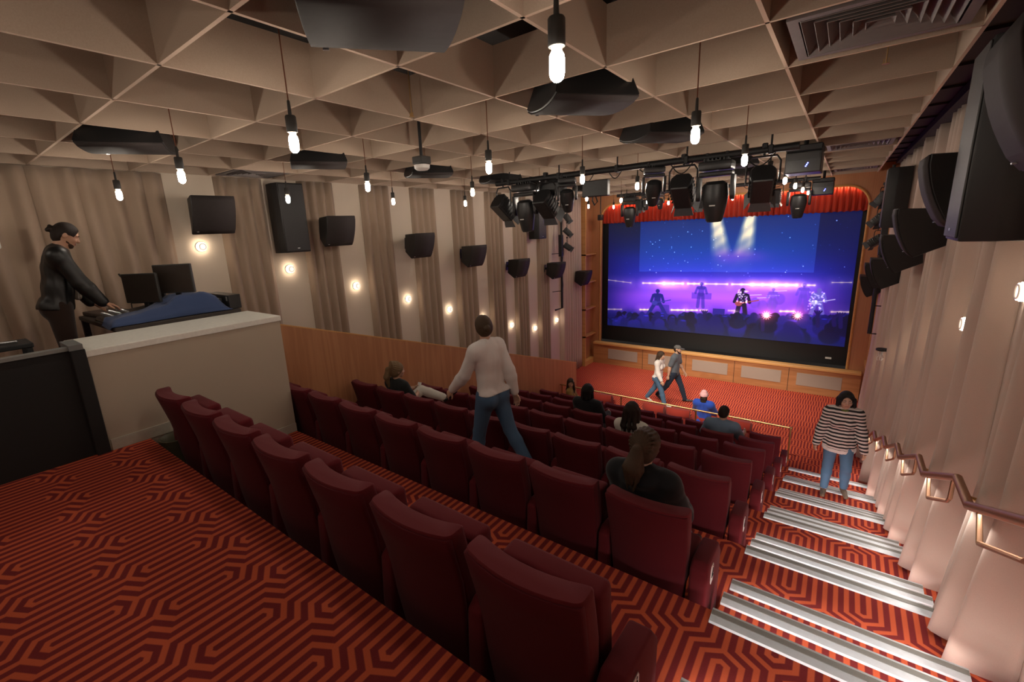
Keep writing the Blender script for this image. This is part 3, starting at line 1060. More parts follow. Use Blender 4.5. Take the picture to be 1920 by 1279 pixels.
def tower_speaker():
    r = empty('tower_speaker', (0, 0, 0))
    poly = [(0, -.23), (.20, -.25), (.34, -.22), (.34, .22), (.20, .25), (0, .23)]
    b = MB()
    b.prism(poly, 'z', -.55, .55, .012, 2)
    b.build('cabinet', M['speaker'], r, smooth=30)
    MB().bevbox(.338, .352, -.205, .205, -.53, .53, .005, 1).build('grille', M['grille'], r)
    MB().box(.352, .356, -.02, .02, -.49, -.475).build('badge', M['steel'], r)
    MB().box(-.12, .01, -.05, .05, -.2, .2).build('bracket', M['fixture'], r)
    return r
T0 = tower_speaker()
for i, (side, y, z) in enumerate((('left', 4.08, .35), ('left', 11.9, .23), ('right', 4.08, .35), ('right', 11.9, .23))):
    o = T0 if i == 0 else copy_tree(T0)
    o.location = (XL + .14, y, z) if side == 'left' else (XR - .15, y, z)
    o.rotation_euler = (0, 0, 0 if side == 'left' else math.pi)
    tag(o, f'tall black box speaker on the {side} wall, {"nearer the back" if y < 6 else "nearer the screen"}', 'speaker', 'tall wall speakers')
k = 0
for x in (-1.80, -5.43):
    for j in range(6):
        if x > -2 and j == 3: continue
        o = copy_tree(S0)
        o.location = (x + .02, 1.614 + 1.952 * j - .05, 1.33)
        o.rotation_euler = (0, 0, 0)
        Rm = Matrix.Rotation(math.radians(-38 if x > -2 else -30), 4, 'Z') @ Matrix.Rotation(math.radians(80), 4, 'Y') 
        o.matrix_basis = Matrix.Translation(o.location) @ Rm @ Matrix.Scale(1.15, 4)
        tag(o, f'black speaker tilted down from the ceiling, {"aisle side" if x > -2 else "left side"} column, {ordw[j]} from the back', 'speaker', 'ceiling speakers')

# ================================================================ air grilles and small ceiling kit
def air_grille():
    r = empty('air_grille', (0, 0, 0))
    w, l = .40, .40
    f = MB()
    for x0, x1, y0, y1 in ((-w, w, -l, -l + .05), (-w, w, l - .05, l), (-w, -w + .05, -l + .05, l - .05), (w - .05, w, -l + .05, l - .05)):
        f.box(x0, x1, y0, y1, 0, .04)
    f.build('frame', M['grey'], r)
    s = MB()
    for i in range(6):          # nested sloping vanes round the middle
        a = .34 - .055 * i
        for sx, sy in ((1, 0), (-1, 0), (0, 1), (0, -1)):
            if sx: pts = [(sx * a, -a, .0), (sx * a, a, .0), (sx * (a - .05), a - .05, .075), (sx * (a - .05), -a + .05, .075)]
            else: pts = [(-a, sy * a, .0), (a, sy * a, .0), (a - .05, sy * (a - .05), .075), (-a + .05, sy * (a - .05), .075)]
            s.add(pts, [(0, 1, 2, 3)])
    o = s.build('vanes', M['grey'], r)
    o.modifiers.new('thickness', 'SOLIDIFY').thickness = .004
    MB().box(-.35, .35, -.35, .35, .09, .2).build('duct', M['void'], r)
    return r
M['grey'] = mat('grille_grey', (.17, .15, .145), .7, 0)
g0 = air_grille()
for i, (x, y, z, lab) in enumerate(((.035, 4.05 - .49, 1.005, 'nearest the camera above the stairs'), (.035, 9.42, 1.005, 'midway over the stair aisle'), (.035, 14.3, 1.005, 'near the screen over the stair aisle'), (-7.2, 3.56, 1.005, 'above the left wall'))):
    o = g0 if i == 0 else copy_tree(g0)
    o.location = (x, y, z)
    tag(o, f'square grey ceiling air grille with nested vanes, {lab}', 'air grille', 'ceiling air grilles')
def projector(loc, lab):
    r = empty('projector', loc)
    b = MB()
    b.bevbox(-.22, .22, -.28, .28, -.20, .10, .015, 2)
    b.build('body', M['fixture'], r)
    MB().bevbox(-.22, .22, -.30, .22, .10, .19, .012, 1).build('top_tray', M['black'], r)
    MB().box(-.19, .19, -.302, -.29, -.02, .08).build('vent', M['grille'], r)
    e = MB()
    for q in (0, .035, .07): e.box(.03 + q * .3, .045 + q * .3, -.286, -.281, -.12 + q * .6, -.105 + q * .6)
    e.build('status_light', M['blue_led'], r)
    MB().lathe([(0, .26), (.07, .26), (.07, .33), (.055, .335), (0, .32)], (0, 0, -.03), 'y', 16).build('lens', M['lens'], r, smooth=True)
    MB().cyl((0, 0, .19), (0, 0, 1.42 - loc[2]), .03, 10).build('pole', M['black'], r)
    return tag(r, lab, 'projector')
projector((-.59, 8.6, .80), 'black ceiling projector with blue lights, larger in view')
projector((-.55, 14.4, .66), 'black ceiling projector with blue lights, close to the screen')
r = empty('ceiling_sensor', (-3.83, 3.8, .70), 0, 'white disc under a black box on a short ceiling pole', 'sensor')
MB().cyl((0, 0, .14), (0, 0, .72), .017, 10).build('pole', M['black'], r)
MB().bevbox(-.075, .075, -.075, .075, .06, .14, .008).build('housing', M['socket'], r)
MB().lathe([(0, -.01), (.06, -.005), (.085, .015), (.09, .05), (.07, .06), (0, .06)], n=20).build('disc', M['white'], r, smooth=True)
def sprinkler(x, y, i):
    b = MB()
    b.cyl((0, 0, .0), (0, 0, .48), .004, 6)
    b.lathe([(0, -.004), (.022, -.004), (.022, 0), (0, 0)])
    b.box(-.016, -.011, -.004, .004, 0, .03).box(.011, .016, -.004, .004, 0, .03)
    o = b.build('sprinkler', M['brass'], None, loc=(x, y, .97))
    tag(o, ['small brass sprinkler head below the middle of the ceiling', 'small brass sprinkler head near the large air grille'][i], 'sprinkler', 'sprinkler heads')
sprinkler(-3.0, 2.9, 0)
sprinkler(.10, 4.35, 1)
b = MB().bevbox(-.05, .05, -.09, .09, -.14, .14, .02)
o = b.build('wall_device', M['white'], None, True, (-7.30, .61, .20))
tag(o, 'white rounded box on the curtain at the far left edge', 'device')

# ================================================================ stage lighting
def aim(o, loc, pan, tilt):
    o.location = loc
    return o
def moving_head(scale=1.0, tilt=20, pan=0):
    r = empty('moving_head_light', (0, 0, 0), math.radians(pan))
    b = MB()
    b.bevbox(-.17, .17, -.12, .12, -.115, -.02, .02, 2)
    for q in range(7): b.box(-.13 + .04 * q, -.115 + .04 * q, -.05, .05, -.02, .012)
    b.build('base', M['fixture'], r, smooth=30)
    y = MB()
    y.bevbox(-.175, .175, -.065, .065, -.18, -.125, .02, 2)
    for s in (-1, 1):
        y.prism([(-.06, -.17), (.06, -.17), (.05, -.40), (.025, -.44), (-.025, -.44), (-.05, -.40)], 'x', s * .175 - .022, s * .175 + .022, .012, 2)
    y.build('yoke', M['fixture'], r, smooth=30)
    T = Matrix.Translation((0, 0, -.36)) @ Matrix.Rotation(math.radians(tilt), 4, 'X')
    h = MB()
    rings = []
    for z, w, d in ((.13, .08, .06), (.10, .125, .10), (-.02, .14, .125), (-.12, .125, .115), (-.26, .095, .095), (-.30, .085, .085)):
        rings.append([T @ Vector((w * math.cos(t) * (1 if abs(math.cos(t)) > .4 else .96), d * math.sin(t), z)) for t in [2 * math.pi * (i + .5) / 12 for i in range(12)]])
    h.loft(rings)
    hd = h.build('head', M['fixture'], r, smooth=35)
    MB().lathe([(0, -.298), (.07, -.302), (.078, -.312), (.078, -.295)], M=T, n=18).build('lens', M['lens'], hd, smooth=True)
    MB().box(-.03, .03, -.128, -.122, -.13, -.118, M=T).build('mark', M['white'], hd)
    for s in (-1, 1): MB().bevbox(s * .10 - .02, s * .10 + .02, -.03, .03, -.02, .075, .008, 1).build('clamp', M['black'], r)
    r.scale = (scale,) * 3
    return r
def fresnel(tilt=40, pan=0, scale=1.0, doors=True, watts=0, blend=.6, angle=50, col=(1, .90, .74), empty_name='stage_light'):
    r = empty(empty_name, (0, 0, 0), math.radians(pan))
    y = MB()
    y.tube([(-.17, 0, -.36), (-.17, 0, -.12), (-.13, 0, -.06), (.13, 0, -.06), (.17, 0, -.12), (.17, 0, -.36)], .012, 6)
    y.cyl((0, 0, -.06), (0, 0, .02), .014, 8)
    y.build('yoke', M['fixture'], r)
    MB().bevbox(-.03, .03, -.035, .035, .0, .085, .01, 1).build('clamp', M['black'], r)
    # body axis is local -z tipped forward towards +y
    T = Matrix.Translation((0, 0, -.36)) @ Matrix.Rotation(math.radians(tilt), 4, 'X')
    b = MB()
    b.prism([(-.105, -.13), (.105, -.13), (.13, -.05), (.13, .06), (.08, .13), (-.08, .13), (-.13, .06), (-.13, -.05)], 'z', -.20, .17, .012, 1)
    b.v = [tuple(T @ Vector(v)) for v in b.v]
    for q in range(5):
        n0 = len(b.v)
        b.box(-.137, .137, -.10, .10, .10 - .055 * q, .112 - .055 * q, M=T)
    bd = b.build('body', M['fixture'], r)
    MB().lathe([(0, -.20), (.095, -.205), (.105, -.22), (.105, -.19)], M=T, n=18).build('lens', M['lens'], bd, smooth=True)
    if doors:
        d = MB()
        for a in range(4):
            R2 = T @ Matrix.Rotation(math.pi / 2 * a, 4, 'Z')
            q = [R2 @ Vector(p) for p in ((-.10, .110, -.20), (.10, .110, -.20), (.125, .165, -.30), (-.125, .165, -.30))]
            d.add(q, [(0, 1, 2, 3)])
        o = d.build('barn_door', M['fixture_grey'], bd)
        o.modifiers.new('thickness', 'SOLIDIFY').thickness = .004
    if watts:
        ld = bpy.data.lights.new('lamp', 'SPOT')
        ld.energy = watts
        ld.color = col
        ld.spot_size = math.radians(angle)
        ld.spot_blend = blend
        ld.shadow_soft_size = .05
        lo = link(bpy.data.objects.new('lamp', ld), r)
        lo.matrix_local = T @ Matrix.Translation((0, 0, -.24))
    r.scale = (scale,) * 3
    return r
M['fixture_grey'] = mat('barn_door_grey', (.06, .062, .068), .45)
BY, BZ = 7.05, .83
def light_bar(y, z, x0, x1, lab):
    r = empty('lighting_bar', ((x0 + x1) / 2, y, z), 0, lab, 'lighting bar')
    place(MB().cyl((x0, y, z), (x1, y, z), .045, 12).build('pipe', M['black'], smooth=True), r)
    place(MB().bevbox(x0 + .1, x1 - .1, y + .05, y + .12, z - .02, z + .05, .01, 1).build('cable_tray', M['black']), r)
    b = MB()
    n = 5
    for i in range(n):
        x = x0 + .3 + (x1 - x0 - .6) * i / (n - 1)
        b.cyl((x, y, z), (x, y, 1.44), .012, 8)
        b.bevbox(x - .03, x + .03, y - .055, y + .055, z - .055, z + .055, .01, 1)
    place(b.build('hanger', M['black']), r)
    rnd = random.Random(int(y))
    for i in range(9):          # slack cable loops
        c = MB()
        x = x0 + .3 + (x1 - x0 - .9) * i / 8
        w, d = rnd.uniform(.2, .45), rnd.uniform(.06, .16)
        c.tube([(x + w * t, y + .03, z - .03 - d * math.sin(math.pi * t)) for t in [q / 8 for q in range(9)]], .008, 5)
        place(c.build('cable', M['black']), r)
light_bar(BY, BZ, -5.2, -.55, 'long black lighting bar hung across the room over the middle rows')
light_bar(14.0, .85, -5.7, -.6, 'black lighting bar hung close to the screen')
mh = [(-4.57, BY, BZ, 1.25, 8, 0, 'first from the left on the long bar'), (-3.74, BY, BZ, .85, 25, 20, 'second from the left on the long bar'),
      (-2.31, BY, BZ, .85, 28, 25, 'third from the left on the long bar'), (-1.47, BY, BZ, 1.22, 6, 0, 'largest, right part of the long bar'),
      (-5.29, 14.0, .85, 1.35, 6, 0, 'leftmost on the bar by the screen'), (-4.81, 14.0, .86, .7, 10, 0, 'second on the bar by the screen'), (-4.40, 14.0, .86, .7, 20, 0, 'third on the bar by the screen'),
      (-1.0, 14.0, .85, 1.3, 6, 0, 'rightmost on the bar by the screen')]
for x, y, z, s, t, pn, lab in mh:
    o = moving_head(s, t, pn)
    o.location = (x, y, z - .035 * s)
    tag(o, f'black moving head stage light, {lab}', 'stage light', 'moving head lights')
for x, y, z, t, pn, s, w, lab in ((-5.05, BY, BZ, 50, -14, 1.15, STAGEW, 'leftmost on the long bar'), (-4.15, BY, BZ, 50, -4, 1.15, STAGEW, 'behind the first moving head'),
                               (-1.9, BY, BZ, 48, 2, 1.1, STAGEW, 'between two moving heads'), (-.92, BY, BZ, 48, 10, 1.1, STAGEW, 'rightmost on the long bar'), (-1.5, 14.0, .85, 14, 0, .9, BARW, 'small, on the bar by the screen'), (-3.3, 14.0, .85, 14, 0, .9, BARW, 'added, middle of the bar by the screen'), (-5.0, 14.02, .85, 14, 0, .8, BARW, 'small, added, left part of bar by the screen')):  # middle and left lamps by the screen are added to brighten the ledge
    o = fresnel(t, pn, s, True, w, .7, 44 if w == STAGEW else 60)
    o.location = (x, y, z - .01)
    tag(o, f'black stage lamp with grey barn doors, {lab}', 'stage light', 'barn door lamps')
o = MB().bevbox(-.22, .22, -.05, .05, -.20, .05, .012).build('control_box', M['fixture'], None, loc=(-3.25, BY + .05, BZ - .18))
tag(o, 'plain black control box hung under the long lighting bar', 'control box')
MB().tube([(-.05, 0, -.2), (-.06, 0, -.26), (-.02, 0, -.33), (.03, 0, -.28), (0, 0, -.2)], .01, 6).build('cable', M['black'], o)
o = MB().bevbox(-.24, .24, -.05, .05, -.18, .05, .012).build('control_box', M['fixture'], None, loc=(-4.1, BY + .18, BZ - .12))
tag(o, 'flat black box behind the lamps on the long lighting bar', 'control box')
# upright pipes with small lamps on both side walls
for side, x, sx in (('left', -7.33, 1), ('right', .68, -1)):
    r = empty('boom_pipe', (x, 13.4, -1), 0, f'black upright pipe with a foot bracket on the {side} wall', 'pipe')
    zb = -2.68 if side == 'left' else -2.75
    place(MB().tube([(x, 13.4, .95), (x, 13.4, zb), (x + .3 * -sx * (1 if side == 'right' else .0), 13.4 - (.45 if side == 'left' else 0), zb)], .03, 10).build('pipe', M['black'], smooth=True), r)
    place(MB().bevbox(x - .06, x + .06, 13.3, 13.42, -.95, -.25, .01).build('power_box', M['fixture']), r)
    place(MB().tube([(x, 13.42, -.3), (x + .06 * sx, 13.45, -.8), (x - .02, 13.43, -1.3), (x + .04 * sx, 13.42, -1.9), (x, 13.42, -2.3)], .008, 5).build('cable', M['black']), r)
    for z in (-.85, -2.1):
        place(MB().cyl((x, 13.4, z), (XL + .1 if side == 'left' else XR - .1, 13.4 - (.3 if side == 'left' else 0), z), .012, 6).build('stay', M['black']), r)
    for i, z in enumerate((.55, .10, -.38)):
        o = fresnel(35 + 10 * i, 60 * -sx, .72, True, 0, empty_name='side_lamp')
        o.location = (x + .10 * sx, 13.6, z)
        tag(o, f'small black lamp on the upright pipe, {side} wall, {["top", "middle", "lowest"][i]} of three', 'stage light', f'lamps on the {side} wall pipe')
r = empty('hanging_camera', (-7.0, 15.7, .3), 0, 'small black camera on a ceiling pole left of the screen', 'camera')
MB().cyl((0, 0, .08), (0, 0, .72), .02, 8).build('pole', M['black'], r)
MB().bevbox(-.08, .08, -.10, .10, -.14, .06, .03, 2).lathe([(0, -.12), (.05, -.12), (.05, -.08)], (0, 0, -.05), 'y', 12).build('body', M['fixture'], r, smooth=30)
r = empty('cable_hook', (.80, 11.3, -2.62), 0, 'small black wall hook with a tangle of thin cable by the stairs', 'hook')
MB().lathe([(0, -.02), (.09, -.02), (.1, 0), (.09, .02), (0, .02)], n=14).build('plate', M['black'], r)
rnd = random.Random(3)
for i in range(4):
    c = MB()
    c.tube([(.02 * i - .04 + rnd.uniform(-.02, .02), rnd.uniform(-.03, .03), -.02 - .05 * q) for q in range(5)], .005, 5)
    c.build('cable', M['white'], r)

# ================================================================ booth gear
dz = -.78
r = empty('mixing_desk', (-6.5, 1.6, -1.5), 0, 'dark control desk behind the booth wall', 'desk')
place(MB().bevbox(-7.3, -5.74, 1.18, 2.42, dz - .05, dz, .01).build('desk_top', M['void2']), r)
for x in (-7.25, -5.80):
    for y in (1.22, 2.36): place(MB().box(x - .03, x + .03, y - .03, y + .03, -1.5, dz - .05).build('leg', M['black']), r)
r = empty('mixing_console', (-6.2, 1.5, dz), 0, 'black mixing console under the blue cloth and the man\'s hands', 'console')
place(MB().prism([(1.20, dz), (2.28, dz), (2.28, dz + .14), (1.95, dz + .13), (1.22, dz + .045)], 'x', -6.62, -5.88, .008, 1).build('body', M['fixture']), r)
kb = MB()
for i in range(14):
    for j in range(3):
        x, y = -6.58 + .022 * i * 2.1, 1.27 + .07 * j
        if x < -6.15: kb.bevbox(x - .008, x + .008, y - .012, y + .012, dz + .06 + .012 * j, dz + .088 + .012 * j, .003, 1)
place(kb.build('fader', M['steel']), r)
cl = MB()
rows = []
rnd = random.Random(5)
for i in range(15):
    u = i / 14
    x = -6.20 + .44 * u
    row = []
    for j in range(30):
        y = 1.16 + 1.17 * j / 29
        z = np.interp(y, [1.16, 1.20, 1.45, 1.72, 1.82, 2.10, 2.22, 2.33], [-.80, -.715, -.685, -.62, -.555, -.555, -.60, -.80])
        z += .007 * math.sin(7 * u + 11 * y) + .005 * math.sin(23 * y + 5 * u) + (.012 * math.sin(30 * u) if y > 1.7 else 0)
        if i in (0, 14): z -= .02 if i == 0 else .02
        if u > .8: z = z + (dz + .01 - z) * ((u - .8) / .2) ** .8
        row.append((x + .012 * math.sin(6 * y), y, z))
    rows.append(row)
o = cl.grid(rows).build('dust_cover', cloth_mat('blue_canvas', (.055, .085, .19), 500), smooth='all')
o.modifiers.new('thickness', 'SOLIDIFY').thickness = .006
tag(o, 'blue canvas dust cover draped over the mixing console', 'cloth')
def monitor(loc, rz, lab):
    r = empty('computer_monitor', loc, math.radians(rz))
    MB().bevbox(-.22, .22, -.02, .015, .13, .46, .008, 2).build('screen_housing', M['socket'], r)
    MB().box(-.205, .205, -.0215, -.0195, .145, .445).build('display', mat('dark_display', (.035, .026, .021), .35), r)
    MB().bevbox(-.03, .03, .01, .035, .0, .25, .008).build('stand', M['black'], r)
    MB().bevbox(-.11, .11, -.07, .08, 0, .015, .006).build('base', M['black'], r)
    tag(r, lab, 'monitor', 'booth monitors')
monitor((-6.52, 1.72, dz), 36, 'dark computer monitor in the booth, left of the pair nearest the man')
monitor((-6.22, 1.60, dz + .04), 30, 'dark computer monitor in the booth, right of the pair nearest the man')
monitor((-6.05, 1.88, dz + .12), 38, 'dark computer monitor in the booth, behind the top of the blue cover')
r = empty('desk_lamp', (-6.86, 1.62, dz), 0, 'thin black gooseneck lamp on the booth desk', 'lamp')
MB().lathe([(0, 0), (.05, 0), (.05, .015), (.015, .02), (0, .02)], n=14).build('base', M['black'], r)
MB().tube([(0, 0, .01), (.02, 0, .15), (.0, 0, .30), (-.06, 0, .39), (-.14, -.0, .44)], .006, 6).build('neck', M['black'], r)
MB().cyl((-.13, 0, .437), (-.22, 0, .47), .012, 8).build('head', M['black'], r)
r = empty('laptop', (-7.0, 1.42, dz), math.radians(6), 'closed dark flat case lying on the booth desk behind the hands', 'case')
MB().bevbox(-.30, .30, -.17, .17, 0, .05, .012).build('lid', mat('dark_brown_plastic', (.045, .03, .025), .5), r)
for y in (-.1, .1): MB().box(.295, .31, y - .02, y + .02, .015, .035).build('latch', M['black'], r)
r = empty('equipment_rack', (-6.15, 2.36, dz), 0, 'low black rack unit behind the blue dust cover', 'rack')
MB().bevbox(-.30, .35, -.04, .10, 0, .17, .006).build('case', M['fixture'], r)
for q in (-.24, .28): MB().box(q, q + .03, -.046, -.04, .10, .15).build('handle', M['steel'], r)
r = empty('side_table', (-5.45, .42, -1.5), 0, 'low black table with a rail behind the booth gate', 'table')
MB().bevbox(-.26, .10, -.5, .12, .72, .76, .008).build('table_top', M['black'], r)
for x in (-.24, .08):
    for y in (-.45, .09): MB().box(x - .018, x + .018, y - .018, y + .018, 0, .72).build('leg', M['black'], r)
MB().cyl((-.18, -.35, .775), (-.02, .04, .775), .010, 8).build('steel_rod', M['steel'], r)
o = MB().lathe([(0, 0), (.10, 0), (.125, .02), (.135, .46), (.14, .47), (.128, .475), (.115, .45), (0, .06)], n=24).build('waste_bin', mat('olive_bin', (.11, .10, .06), .5), None, True, (-4.80, 1.24, tier_z(1)))
tag(o, 'round olive bin between the booth wall and the back row', 'bin')

# ================================================================ low round lounge seats at the front
def lounge_seat():
    r = empty('lounge_chair', (0, 0, 0))
    b = MB()
    rings = []
    for z, k in ((.0, .94), (.03, 1), (.30, 1.0), (.36, .97), (.385, .86)):
        rings.append([(.36 * k * math.copysign(abs(math.cos(t)) ** .75, math.cos(t)), .40 * k * math.copysign(abs(math.sin(t)) ** .75, math.sin(t)), z) for t in [2 * math.pi * i / 28 for i in range(28)]])
    b.loft(rings)
    b.build('seat', M['lounge'], r, smooth=50)
    c = MB()
    rings = []
    for i in range(9):          # rolled back along the rear edge
        x = -.40 + .80 * i / 8
        rr = .155 * (1 - (abs(i - 4) / 4) ** 4 * .25)
        rings.append([(x, -.30 + .22 * (abs(x) / .4) ** 2 * .5 + rr * .8 * math.cos(t), .42 + rr * math.sin(t) * 1.15) for t in [2 * math.pi * j / 18 for j in range(18)]])
    c.loft(rings)
    c.build('backrest', M['lounge'], r, smooth=50)
    return r
M['lounge'] = cloth_mat('rust_upholstery', (.22, .024, .016), 800, sheen=.1)
L0 = None
for i, (x, rz) in enumerate(((-5.2, 6), (-3.66, -4), (-3.04, 5), (-2.38, 0), (-1.6, -6), (-4.4, 3))):
    if i == 5: continue
    if L0 is None: L0 = o = lounge_seat()
    else: o = copy_tree(L0)
    o.location = (x, 12.0, ZS)
    o.scale = (.72, .88, .74)
    o.rotation_euler = (0, 0, math.radians(rz))
    tag(o, ['low rust-red lounge seat beyond the rail, nearest the balustrade', 'low rust-red lounge seat beyond the rail, left of a close pair', 'low rust-red lounge seat beyond the rail, right of a close pair',
            'low rust-red lounge seat under the person in a pink hat', 'low rust-red lounge seat beyond the rail, nearest the stairs'][i], 'lounge chair', 'lounge seats at the front')
# ================================================================ people
class Field:
    """smooth union of rounded limbs on a grid, turned into one closed surface"""
    def __init__(s, cell): s.cell, s.p = cell, []
    def rc(s, a, b, ra, rb, k=.02, flat=None, op='add'):
        a, b = np.array(a, float), np.array(b, float)
        r = max(ra, rb)
        lo, hi = np.minimum(a, b) - r, np.maximum(a, b) + r
        def fn(P):
            pa, ba = P - a, b - a
            if flat is not None:
                n, sc = np.array(flat[0], float), flat[1]
                pa = pa + (pa @ n)[..., None] * n * (1 / sc - 1)
                ba = ba + (ba @ n) * n * (1 / sc - 1)
            L = ba @ ba + 1e-12
            h = np.clip((pa @ ba) / L, 0, 1)
            d = np.linalg.norm(pa - h[..., None] * ba, axis=-1) - (ra + (rb - ra) * h)
            return d * (flat[1] if flat is not None else 1)
        s.p.append((lo, hi, fn, k, op)); return s
    def el(s, c, rad, R=None, k=.02, op='add'):
        c = np.array(c, float); rad = np.array(rad, float)
        Rm = np.eye(3) if R is None else np.array(R)
        m = rad.max()
        def fn(P):
            q = (P - c) @ Rm
            k0 = np.linalg.norm(q / rad, axis=-1)
            k1 = np.linalg.norm(q / (rad * rad), axis=-1) + 1e-9
            return k0 * (k0 - 1) / k1
        s.p.append((c - m, c + m, fn, k, op)); return s
    def cut(s, pt, n):
        pt, n = np.array(pt, float), np.array(n, float)
        n = n / np.linalg.norm(n)
        s.p.append((None, None, lambda P: (P - pt) @ n, 0, 'cut')); return s
    def mesh(s, name, mats, rough=0, seed=1):
        c = s.cell
        lo = np.min([p[0] for p in s.p if p[4] == 'add'], axis=0) - 3 * c
        hi = np.max([p[1] for p in s.p if p[4] == 'add'], axis=0) + 3 * c
        n = np.ceil((hi - lo) / c).astype(int) + 1
        F = np.full(n, 1.0)
        ax = [lo[i] + c * np.arange(n[i]) for i in range(3)]
        done = not rough
        def roughen(F):
            rs = np.random.RandomState(seed)
            w = np.zeros(n)
            X, Y, Z = np.meshgrid(*ax, indexing='ij')
            for _ in range(9):
                q = rs.normal(size=3) * 38
                w += np.sin(X * q[0] + Y * q[1] + Z * q[2] * .5 + rs.uniform(0, 6))
            return F + rough * w / 3
        for l, h, fn, k, op in s.p:
            if op == 'cut' and not done: F, done = roughen(F), True
            if l is None: i0, i1 = np.zeros(3, int), n
            else:
                m = k + 3 * c
                i0 = np.clip(np.floor((l - m - lo) / c).astype(int), 0, n)
                i1 = np.clip(np.ceil((h + m - lo) / c).astype(int) + 1, 0, n)
                if np.any(i1 <= i0): continue
            sl = tuple(slice(a, b) for a, b in zip(i0, i1))
            P = np.stack(np.meshgrid(*[ax[i][i0[i]:i1[i]] for i in range(3)], indexing='ij'), -1)
            d = fn(P)
            f = F[sl]
            if op == 'add':
                if k > 0:
                    g = np.clip(.5 + .5 * (f - d) / k, 0, 1)
                    F[sl] = f * (1 - g) + d * g - k * g * (1 - g)
                else: F[sl] = np.minimum(f, d)
            elif op == 'sub': F[sl] = np.maximum(f, -d)
            else: F[sl] = np.maximum(f, d)
        if not done: F = roughen(F)
        F[0] = F[-1] = 1; F[:, 0] = F[:, -1] = 1; F[:, :, 0] = F[:, :, -1] = 1
        # surface nets
        ins = F < 0
        cells = np.zeros(n - 1, int)
        acc = np.zeros((*(n - 1), 3)); cnt = np.zeros(n - 1)
        offs = [(x, y, z) for x in (0, 1) for y in (0, 1) for z in (0, 1)]
        def at(A, o): return A[o[0]:o[0] + n[0] - 1, o[1]:o[1] + n[1] - 1, o[2]:o[2] + n[2] - 1]
        for a in offs:
            for d in range(3):
                if a[d]: continue
                b = list(a); b[d] = 1; b = tuple(b)
                fa, fb = at(F, a), at(F, b)
                x = (fa < 0) != (fb < 0)
                t = np.where(x, fa / np.where(x, fa - fb, 1), 0)
                for e in range(3):
                    acc[..., e] += np.where(x, a[e] + (t if e == d else 0), 0)
                cnt += x
        act = cnt > 0
        idx = np.full(n - 1, -1)
        idx[act] = np.arange(act.sum())
        I = np.argwhere(act)
        V = lo + c * (I + acc[act] / cnt[act][:, None])
        faces = []
        for d in range(3):
            u, v = (d + 1) % 3, (d + 2) % 3
            A = [slice(0, None)] * 3
            s0 = [slice(1, n[i] - 1) for i in range(3)]; s1 = list(s0)
            s0[d] = slice(0, n[d] - 1); s1[d] = slice(1, n[d])
            fa, fb = ins[tuple(s0)], ins[tuple(s1)]
            E = np.argwhere(fa != fb)
            if not len(E): continue
            flip = fa[tuple(E.T)]
            base = E.copy(); base[:, u] += 1; base[:, v] += 1
            def cell(du, dv):
                q = base.copy(); q[:, u] -= du; q[:, v] -= dv
                return idx[tuple(q.T)]
            q = np.stack([cell(1, 1), cell(0, 1), cell(0, 0), cell(1, 0)], 1)
            q[~flip] = q[~flip][:, ::-1]
            faces.append(q)
        faces = np.concatenate(faces)
        me = bpy.data.meshes.new(name)
        me.vertices.add(len(V)); me.vertices.foreach_set('co', V.astype(np.float32).ravel())
        me.loops.add(faces.size); me.loops.foreach_set('vertex_index', faces.astype(np.int32).ravel())
        me.polygons.add(len(faces))
        me.polygons.foreach_set('loop_start', np.arange(0, faces.size, 4, dtype=np.int32))
        me.polygons.foreach_set('use_smooth', [True] * len(faces))
        me.update(calc_edges=True)
        me.validate()
        me.materials.append(mats)
        return me
    def build(s, name, m, parent=None, rough=0, seed=1):
        return link(bpy.data.objects.new(name, s.mesh(name, m, rough, seed)), parent)

